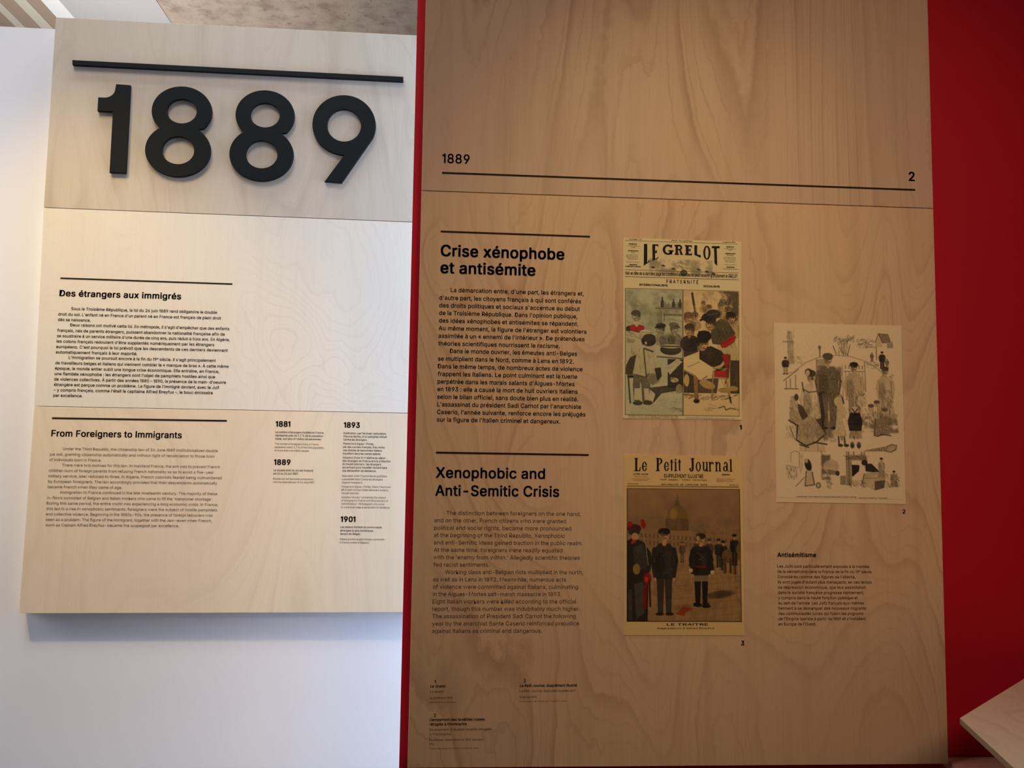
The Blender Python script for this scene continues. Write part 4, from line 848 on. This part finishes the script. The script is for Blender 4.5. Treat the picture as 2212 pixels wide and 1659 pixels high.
SS.append([rc(1385, Xh + 4, 1407, 320), rc(1374, Xh + 4, 1400, Xh + 15), ring(1417, 318, 32, 42, 22, 14, 0, 180), rc(1438, Xh + 4, 1460, Bl + 5), rc(1427, Xh + 4, 1450, Xh + 15), rc(1445, Bl - 6, 1470, Bl + 5)])
SS.append(let_n(1476, 1)); SS.append(let_n(1580))
SS.append([ring(1750, 252, 32, 44, 22, 14, -170, 0), rc(1760, 250, 1782, 345), ring(1744, 318, 36, 44, 22, 12, 0, 360, 30), rc(1774, 348, 1796, 360)])
SS.append([rc(1822, Cp + 22, 1845, Bl + 8), rc(1806, Cp + 22, 1834, Cp + 33), rc(1808, Bl - 3, 1858, Bl + 8)])
for st in SS: polyset('masthead_letter', st, hm, YR - 0.0018, 'ink', np2)
T2 = lambda rows, cap, bold, nm='printed_line', mat='ink', sh=0.0: fit_text(fm2, [(h2(a, b)[0], h2(a, b)[1], h2(c_, b)[0], t) for a, b, c_, t in rows], cap / 7.373, bold, np2, mat, nm, YR - 0.0018, sh)
M['ink_fade'] = plain('faded_ink', (0.22, 0.15, 0.08, 1), 0.6, 0.1)
T2([(762, 460, 1390, "SUPPLÉMENT ILLUSTRÉ")], 56, 0.02, 'printed_line', 'ink_fade')
T2([(705, 502, 1445, "Huit  pages :  CINQ  centimes")], 20, 0.01, 'printed_line', 'ink_fade')
T2([(722, 580, 1450, "DIMANCHE  13  JANVIER  1895")], 20, 0.02, 'printed_line', 'ink_fade'); T2([(190, 566, 360, "Sixième année"), (1810, 588, 1955, "Numéro 217")], 16, 0.02, 'printed_line', 'ink_fade')
T2([(275, 412, 510, "Le Petit Journal"), (1685, 425, 1815, "ABONNEMENTS")], 22, 0.04, 'printed_line', 'ink_fade')
T2([(290, 448, 500, "Chaque jour 5 centimes"), (250, 486, 540, "Le Supplément illustré"), (280, 512, 505, "Chaque semaine 5 centimes"), (1600, 488, 1900, "Seine et Seine-et-Oise 2 fr. 3 fr."), (1600, 510, 1870, "Départements 2 fr. 4 fr."), (1600, 532, 1880, "Étranger 2 50 5 fr.")], 14, 0.0, 'printed_small_text', 'ink_fade')
polyset('printed_frame_lines', [rc(6, 67.0, 248, 68.2), rc(6, 69.4, 248, 69.9)], fm2, YR - 0.0018, 'ink_fade', np2)
h3 = lambda x, y: ((x - 120) / 6.913, (y - 1468) / 6.913 + 389)
fit_text(fm2, [(*h3(745, 1320), h3(1350, 0)[0], "LE TRAITRE")], 4.6, 0.02, np2, 'ink_fade', 'printed_line', YR - 0.0018)
fit_text(fm2, [(*h3(610, 1372), h3(1440, 0)[0], "Dégradation d'Alfred Dreyfus")], 3.0, 0.01, np2, 'ink_fade', 'printed_line', YR - 0.0018)

# --- pen and wash sheet (a plain stand-in: vignettes of people in a courtyard)
q = D['camp']; PW, PH = 277.0, 388.0
np3 = paper('drawing_sheet', q, 'pale sheet of black wash sketches of people in a courtyard, rightmost print', 'paper_white')
fm3 = lerpquad(q, PW, PH)
PG = (244, 230, 210)
c5 = Canvas(270, 372, PG, 21); c5.lw = 0.7; c5.edge = 0.38; K = (62, 54, 50); MG = (140, 128, 112); LG = (182, 170, 148)
Wt = lambda x, y: ((x - 78) / 7.135 - 3, (y - 55) / 7.135 - 6)       # zoom coords -> canvas (upper half)
Wb = lambda x, y: ((x - 78) / 7.135 - 3, (y - 55 + 1427) / 7.135 - 6)
P_ = lambda f_, *pts: [f_(*p) for p in pts]
# tower, figure, lamp, tree, cottage
c5.poly(P_(Wt, (285, 190), (345, 180), (365, 330), (385, 690), (300, 690), (285, 330)), LG, .8, .5); c5.hatch((*Wt(280, 180), *Wt(385, 690)), 60, 88, 12, MG, .7, .6); c5.line(P_(Wt, (215, 350), (380, 345)), 2, MG, .7); c5.hatch((*Wt(340, 560), *Wt(540, 680)), 30, 70, 8, MG, .8, .6)
person(c5, *Wt(250, 850), 36, (58, 52, 48), (190, 176, 150), (200, 180, 150), K, 0, 1.5)
c5.line(P_(Wt, (215, 858), (370, 820), (560, 670), (740, 590), (900, 555), (1100, 545), (1250, 560), (1450, 620), (1640, 720), (1800, 860), (1890, 990)), .9, MG, .9)
c5.line(P_(Wt, (778, 450), (780, 575)), 1.4, K, .8); c5.ell(*Wt(776, 435), 2.6, 3.6, K, .5); c5.line(P_(Wt, (755, 420), (776, 402), (796, 420)), 1, K, .8)
c5.hatch((*Wt(1000, 240), *Wt(1320, 330)), 70, -50, 9, K, 1.0, .55); c5.hatch((*Wt(1060, 310), *Wt(1210, 540)), 60, 82, 14, K, .9, .5); c5.line(P_(Wt, (985, 400), (1035, 535)), 1.4, K, .6); c5.line(P_(Wt, (1245, 380), (1205, 540)), 1.4, K, .6); c5.ell(*Wt(1130, 240), 12, 6, PG, .8, 5)
c5.hatch((*Wt(1360, 280), *Wt(1640, 420)), 80, -20, 8, K, 1.0, .5)
c5.poly(P_(Wt, (1690, 190), (1840, 200), (1880, 320), (1750, 335)), MG, .9, .25); c5.line(P_(Wt, (1690, 190), (1640, 330)), 1, K, .7); c5.poly(P_(Wt, (1640, 340), (1690, 200), (1745, 335), (1740, 400), (1640, 400)), (220, 206, 180)); c5.line(P_(Wt, (1690, 195), (1750, 335), (1900, 325), (1905, 410)), 1, K, .7); c5.poly(P_(Wt, (1820, 340), (1900, 335), (1905, 410), (1825, 420)), MG, .6, .4); c5.line(P_(Wt, (1650, 400), (1655, 600)), 1.2, K, .7)
person(c5, *Wt(1740, 735), 36, (64, 56, 56), (64, 56, 56), (200, 180, 150), K, 0, 1.4); person(c5, *Wt(1582, 625), 18, MG, MG, (200, 180, 150), None, 0, 1.4); person(c5, *Wt(1815, 720), 18, (150, 140, 124), None, (200, 180, 150), None, 0, 1.6)
c5.hatch((*Wt(1480, 620), *Wt(1680, 740)), 24, 30, 9, K, 1, .5); c5.hatch((*Wt(1720, 830), *Wt(1900, 990)), 30, 50, 9, K, 1.1, .6)
# doorway with wash behind the people
c5.poly(P_(Wt, (725, 620), (860, 600), (860, 1100), (725, 1100)), MG, .55, .4); c5.wash((*Wt(730, 700), *Wt(1120, 1900)), (128, 116, 104), 14, .3, .6, .7); c5.line(P_(Wt, (725, 610), (730, 1100)), 1, K, .6)
for fx in (1170, 1225, 1280, 1330, 1380, 1430): c5.line(P_(Wt, (fx, 800), (fx + 5, 1080)), 1.1, K, .5); c5.line(P_(Wt, (fx, 700), (fx, 750)), 1.4, K, .6)
c5.line(P_(Wt, (1120, 690), (1125, 1250)), 1, K, .5); c5.line(P_(Wt, (1465, 640), (1475, 1100)), 1.2, K, .6); c5.line(P_(Wt, (1145, 795), (1465, 790)), 1.2, K, .6)
c5.line(P_(Wt, (230, 1080), (440, 1080)), 1.8, K, .6); [c5.line(P_(Wt, (a_, 870 + (400 - a_) * .6), (a_, 1075)), 1.6, MG, .8) for a_ in (260, 320, 400)]; c5.line(P_(Wt, (215, 960), (450, 770)), 1.8, MG, .8)
# woman with folded arms, tall man, father with child, others
x_, y_ = Wt(640, 2060); person(c5, x_, y_, 178, (226, 214, 188), None, (216, 200, 172), None, 1, .95, True, (222, 208, 182)); c5.ell(*Wt(600, 820), 7.5, 8, K, .7); c5.ell(*Wt(590, 830), 5, 6.6, (216, 200, 172)); c5.line(P_(Wt, (510, 1080), (600, 1130), (740, 1110)), 1.6, K, .8); c5.line(P_(Wt, (500, 980), (520, 1120)), 2.4, K, .7); c5.line(P_(Wt, (650, 840), (660, 930)), 3, K, .8)
x_, y_ = Wb(900, 250); person(c5, x_, y_, 160, (132, 122, 110), (138, 128, 116), (206, 190, 164), (110, 102, 94), 1, 1.25); c5.hatch((*Wt(800, 950), *Wt(1010, 1850)), 120, 80, 16, K, .8, .45); c5.poly(P_(Wt, (745, 1130), (790, 1120), (840, 1500), (800, 1700)), (66, 58, 54), .85, .2)
x_, y_ = Wb(1300, 180); person(c5, x_, y_, 132, (206, 192, 166), (176, 164, 142), (210, 194, 166), (58, 50, 46), 1, 1.2); c5.ell(*Wt(1400, 1070), 7, 8, (216, 200, 172)); c5.line(P_(Wt, (1320, 1200), (1400, 1210), (1450, 1130)), 1.4, K, .8); c5.ell(*Wt(1410, 1260), 11, 13, (224, 210, 184)); c5.hatch((*Wt(1190, 1080), *Wt(1480, 1400)), 50, 70, 12, K, .7, .5)
x_, y_ = Wb(1780, 200); person(c5, x_, y_, 128, (214, 200, 174), None, (208, 192, 164), None, 1, 1.1, True, (212, 198, 172)); c5.hatch((*Wt(1640, 1080), *Wt(1870, 1600)), 70, 80, 14, K, .8, .5)
c5.wash((*Wb(1380, 0), *Wb(1980, 320)), (120, 110, 98), 12, .35, .65, .7)
for hx, hy in ((1640, 1290), (1550, 1350), (1760, 1410)): c5.ell(*Wt(hx, hy), 6, 7, (206, 190, 162)); c5.ell(*Wt(hx, hy - 30), 6, 3.4, K, .6); c5.hatch((*Wt(hx - 70, hy + 50), *Wt(hx + 70, hy + 240)), 26, 75, 12, K, .8, .5)
# girl and boy in front seen from behind, bundle, seated old woman
x_, y_ = Wb(1080, 510); c5.poly(P_(Wt, (1030, 1330), (1130, 1330), (1180, 1430), (1140, 1520), (1020, 1520)), (220, 206, 180)); c5.poly(P_(Wb, (1020, 60), (1090, 60), (1180, 370), (975, 370)), (226, 210, 182)); c5.hatch((*Wb(985, 80), *Wb(1165, 360)), 16, 85, 30, MG, .7, .5)
c5.ell(*Wt(1060, 1260), 11, 13, (222, 208, 182)); c5.line(P_(Wt, (980, 1220), (1040, 1180), (1110, 1190)), 1, K, .6); c5.line(P_(Wt, (1110, 1200), (1130, 1290)), 3, K, .8)
for fx in (1040, 1130): c5.line(P_(Wb, (fx, 380), (fx + 8, 500)), 3.6, K, .7); c5.ell(*Wb(fx + 30, 512), 5, 2.6, K, .9)
c5.ell(*Wt(1300, 1390), 8, 8.5, (220, 206, 180)); c5.line(P_(Wt, (1255, 1370), (1300, 1430), (1345, 1370)), 2.4, K, .8)
c5.poly(P_(Wb, (1230, 10), (1370, 10), (1410, 130), (1390, 290), (1210, 280), (1190, 130)), (52, 46, 46), 1, .08); c5.poly(P_(Wb, (1225, 285), (1390, 285), (1400, 400), (1200, 400)), (196, 182, 156), 1, .15); c5.hatch((*Wb(1210, 290), *Wb(1390, 400)), 24, 85, 12, K, .7, .5)
for fx in (1250, 1350): c5.ell(*Wb(fx, 505), 4, 7, MG); c5.ell(*Wb(fx, 515), 3.6, 4, K, .6)
c5.poly(P_(Wb, (1610, 100), (1700, 80), (1800, 90), (1830, 330), (1650, 360), (1590, 350)), (166, 154, 134), 1, .1); c5.line(P_(Wb, (1610, 100), (1590, 350), (1650, 365), (1700, 330), (1850, 350)), 1.6, K, .8); c5.hatch((*Wb(1600, 100), *Wb(1820, 340)), 24, 88, 18, MG, .8, .5)
c5.poly(P_(Wt, (320, 1200), (400, 1190), (430, 1330), (560, 1420), (600, 1560), (300, 1560)), (206, 192, 166), 1, .1); c5.poly(P_(Wb, (300, 0), (560, 20), (760, 170), (820, 360), (560, 540), (430, 480), (400, 200), (310, 140)), (198, 184, 158), 1, .1)
c5.hatch((*Wt(300, 1200), *Wb(760, 420)), 150, 70, 13, K, .9, .45); c5.ell(*Wt(408, 1210), 4, 7, K, .8); c5.poly(P_(Wt, (430, 1310), (500, 1350), (580, 1500), (500, 1560), (440, 1430)), (60, 54, 52), .8, .2)
c5.line(P_(Wb, (290, 140), (420, 220), (400, 440), (540, 530), (700, 470), (820, 360)), 3.2, K, .85); c5.poly(P_(Wb, (700, 120), (800, 100), (860, 380), (820, 300)), (60, 54, 50), .8, .2); c5.line(P_(Wb, (660, 470), (860, 500)), 3, K, .8); c5.line(P_(Wb, (450, 510), (580, 550)), 3, K, .8)
c5.line(P_(Wb, (300, 230), (380, 440)), 2, MG, .8); c5.line(P_(Wb, (410, 210), (400, 440)), 2, MG, .8); c5.hatch((*Wb(240, 200), *Wb(400, 420)), 24, 80, 14, MG, .8, .6)
c5.wash((*Wb(480, 180), *Wb(980, 380)), (150, 138, 120), 10, .4, .7, .6)
c5.poly(P_(Wb, (1400, 595), (1760, 520), (1760, 590)), MG, .8, .3); c5.poly(P_(Wb, (1770, 520), (1850, 480), (1930, 500), (1920, 570), (1840, 610), (1760, 590)), (206, 192, 166)); c5.line(P_(Wb, (1760, 590), (1780, 520), (1860, 490), (1930, 500), (1920, 560), (1840, 605), (1760, 590)), 1.2, K, .7)
# lower vignettes: girl by a stove, people mending by a hearth
c5.line(P_(Wb, (310, 780), (310, 640), (380, 605), (440, 640), (440, 860)), .8, MG, .8); c5.line(P_(Wb, (250, 830), (430, 870)), .8, MG, .8); c5.hatch((*Wb(240, 860), *Wb(400, 1020)), 40, 85, 12, K, .8, .5); c5.hatch((*Wb(440, 640), *Wb(490, 920)), 24, 85, 12, MG, .7, .5)
c5.ell(*Wb(570, 820), 6.5, 13, (62, 54, 50), 1, .6, -14); c5.ell(*Wb(545, 760), 4, 5, (206, 190, 162)); c5.poly(P_(Wb, (540, 900), (630, 900), (670, 1120), (530, 1150)), (216, 202, 176)); c5.line(P_(Wb, (540, 920), (520, 1140), (660, 1120), (630, 930)), 1.6, K, .8); c5.line(P_(Wb, (380, 1150), (510, 1010)), 1.4, MG, .8); c5.ell(*Wb(720, 1130), 5, 6, MG); c5.ell(*Wb(720, 1130), 3.5, 4.4, (214, 200, 174))
c5.wash((*Wb(760, 650), *Wb(920, 1050)), (120, 112, 98), 9, .25, .5, .85); c5.line(P_(Wb, (770, 600), (790, 670), (830, 720)), 1.2, MG); c5.ell(*Wb(920, 840), 17, 15, (212, 198, 172), .9, 3); c5.poly(P_(Wb, (860, 880), (1000, 910), (1035, 960), (880, 960)), MG, .8, .3); c5.ell(*Wb(1015, 940), 4, 5, K, .8); c5.hatch((*Wb(840, 1040), *Wb(930, 1160)), 20, 60, 9, K, 1, .6)
c5.poly(P_(Wb, (1150, 670), (1450, 670), (1480, 740), (1230, 730), (1230, 1120), (1150, 1120)), (166, 154, 132), .9, .2); c5.hatch((*Wb(1140, 650), *Wb(1460, 730)), 50, 5, 14, K, .8, .5); c5.poly(P_(Wb, (1235, 810), (1350, 815), (1340, 900), (1240, 990)), (52, 46, 42)); c5.poly(rc(*Wb(1060, 980), *Wb(1140, 1110)), MG, .8, .3); c5.line(P_(Wb, (1190, 700), (1195, 1110)), 1.2, K, .6)
for bx in (1160, 1190, 1270, 1390, 1430): c5.line(P_(Wb, (bx, 610), (bx, 660)), 2.4, MG, .8)
c5.ell(*Wb(1430, 770), 6, 6, (66, 58, 54)); c5.poly(P_(Wb, (1440, 790), (1540, 790), (1650, 900), (1620, 920), (1450, 900)), (56, 50, 52), 1, .1); c5.poly(P_(Wb, (1420, 940), (1620, 900), (1660, 990), (1440, 1010), (1420, 1110), (1380, 1100)), (208, 194, 168)); c5.line(P_(Wb, (1420, 950), (1390, 1090)), 1.4, K, .7)
c5.poly(P_(Wb, (1440, 1010), (1740, 1010), (1740, 1040), (1590, 1070), (1580, 1190), (1440, 1130)), (218, 204, 178)); c5.poly(P_(Wb, (1585, 1055), (1740, 1035), (1720, 1150), (1580, 1190)), (112, 102, 90), 1, .15); c5.line(P_(Wb, (1440, 1010), (1740, 1010)), 1, K, .7)
person(c5, *Wb(1690, 1010), 44, (206, 192, 166), None, (200, 184, 156), (90, 80, 72), 0, 1.2, True, (190, 176, 150)); person(c5, *Wb(1880, 1150), 36, (196, 182, 156), None, (200, 184, 156), K, 0, 1.5, True, (190, 176, 150)); c5.hatch((*Wb(1740, 940), *Wb(1960, 1150)), 50, 60, 10, K, .8, .5); c5.hatch((*Wb(1180, 1050), *Wb(1440, 1150)), 50, 50, 9, K, .9, .5)
picture('printed_picture', c5, sub(fm3, 3, 6, 273, 378), YR - 0.0016, np3)
h4 = lambda x, y: ((x - 118) / 7.135, (y - 1388) / 7.135 + 388)
fit_text(fm3, [(*h4(420, 1304), h4(1340, 0)[0], "CAMPEMENT DES ISRAÉLITES RUSSES RÉFUGIÉS À MONTMARTRE"), (*h4(1370, 1310), h4(1810, 0)[0], "Composition et dessin de M. Paul Destez")], 2.0, 0.03, np3, 'ink_right_soft', 'printed_line', YR - 0.0018)

# ---------------------------------------------------------------- display cabinet and desk board at the right
lz = D['ledge_z']; lx = 1.1655; yb = YR + TH
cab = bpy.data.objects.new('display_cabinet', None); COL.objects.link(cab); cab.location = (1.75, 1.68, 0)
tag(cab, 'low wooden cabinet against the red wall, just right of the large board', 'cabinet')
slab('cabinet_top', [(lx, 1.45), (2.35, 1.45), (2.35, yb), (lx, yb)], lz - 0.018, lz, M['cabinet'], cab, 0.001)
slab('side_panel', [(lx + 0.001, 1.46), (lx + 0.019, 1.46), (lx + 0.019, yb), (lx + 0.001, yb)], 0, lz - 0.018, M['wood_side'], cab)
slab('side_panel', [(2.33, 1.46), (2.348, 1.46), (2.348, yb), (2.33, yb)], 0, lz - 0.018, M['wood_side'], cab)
slab('front_panel', [(lx + 0.019, 1.46), (2.33, 1.46), (2.33, 1.478), (lx + 0.019, 1.478)], 0, lz - 0.018, M['wood_desk'], cab)
a, b, cpt = (Vector((*p, 0)) for p in D['table'])
HZ = 1.12
d1 = (b - a).normalized(); d2 = (cpt - a).normalized()
pw = a + d1 * ((yb - a.y) / d1.y); pc = a + d2 * 0.62
desk = bpy.data.objects.new('reading_desk', None); COL.objects.link(desk); desk.location = (1.7, 1.5, 0)
tag(desk, 'pale plywood desk top with a sharp corner jutting in at the lower right', 'desk')
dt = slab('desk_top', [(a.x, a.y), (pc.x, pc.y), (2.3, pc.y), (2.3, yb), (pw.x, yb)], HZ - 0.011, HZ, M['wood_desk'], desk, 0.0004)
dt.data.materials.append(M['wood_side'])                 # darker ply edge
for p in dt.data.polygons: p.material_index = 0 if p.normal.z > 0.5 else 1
slab('support_post', [(1.75, 1.2), (1.81, 1.2), (1.81, 1.44), (1.75, 1.44)], 0, HZ - 0.011, M['wood_side'], desk)
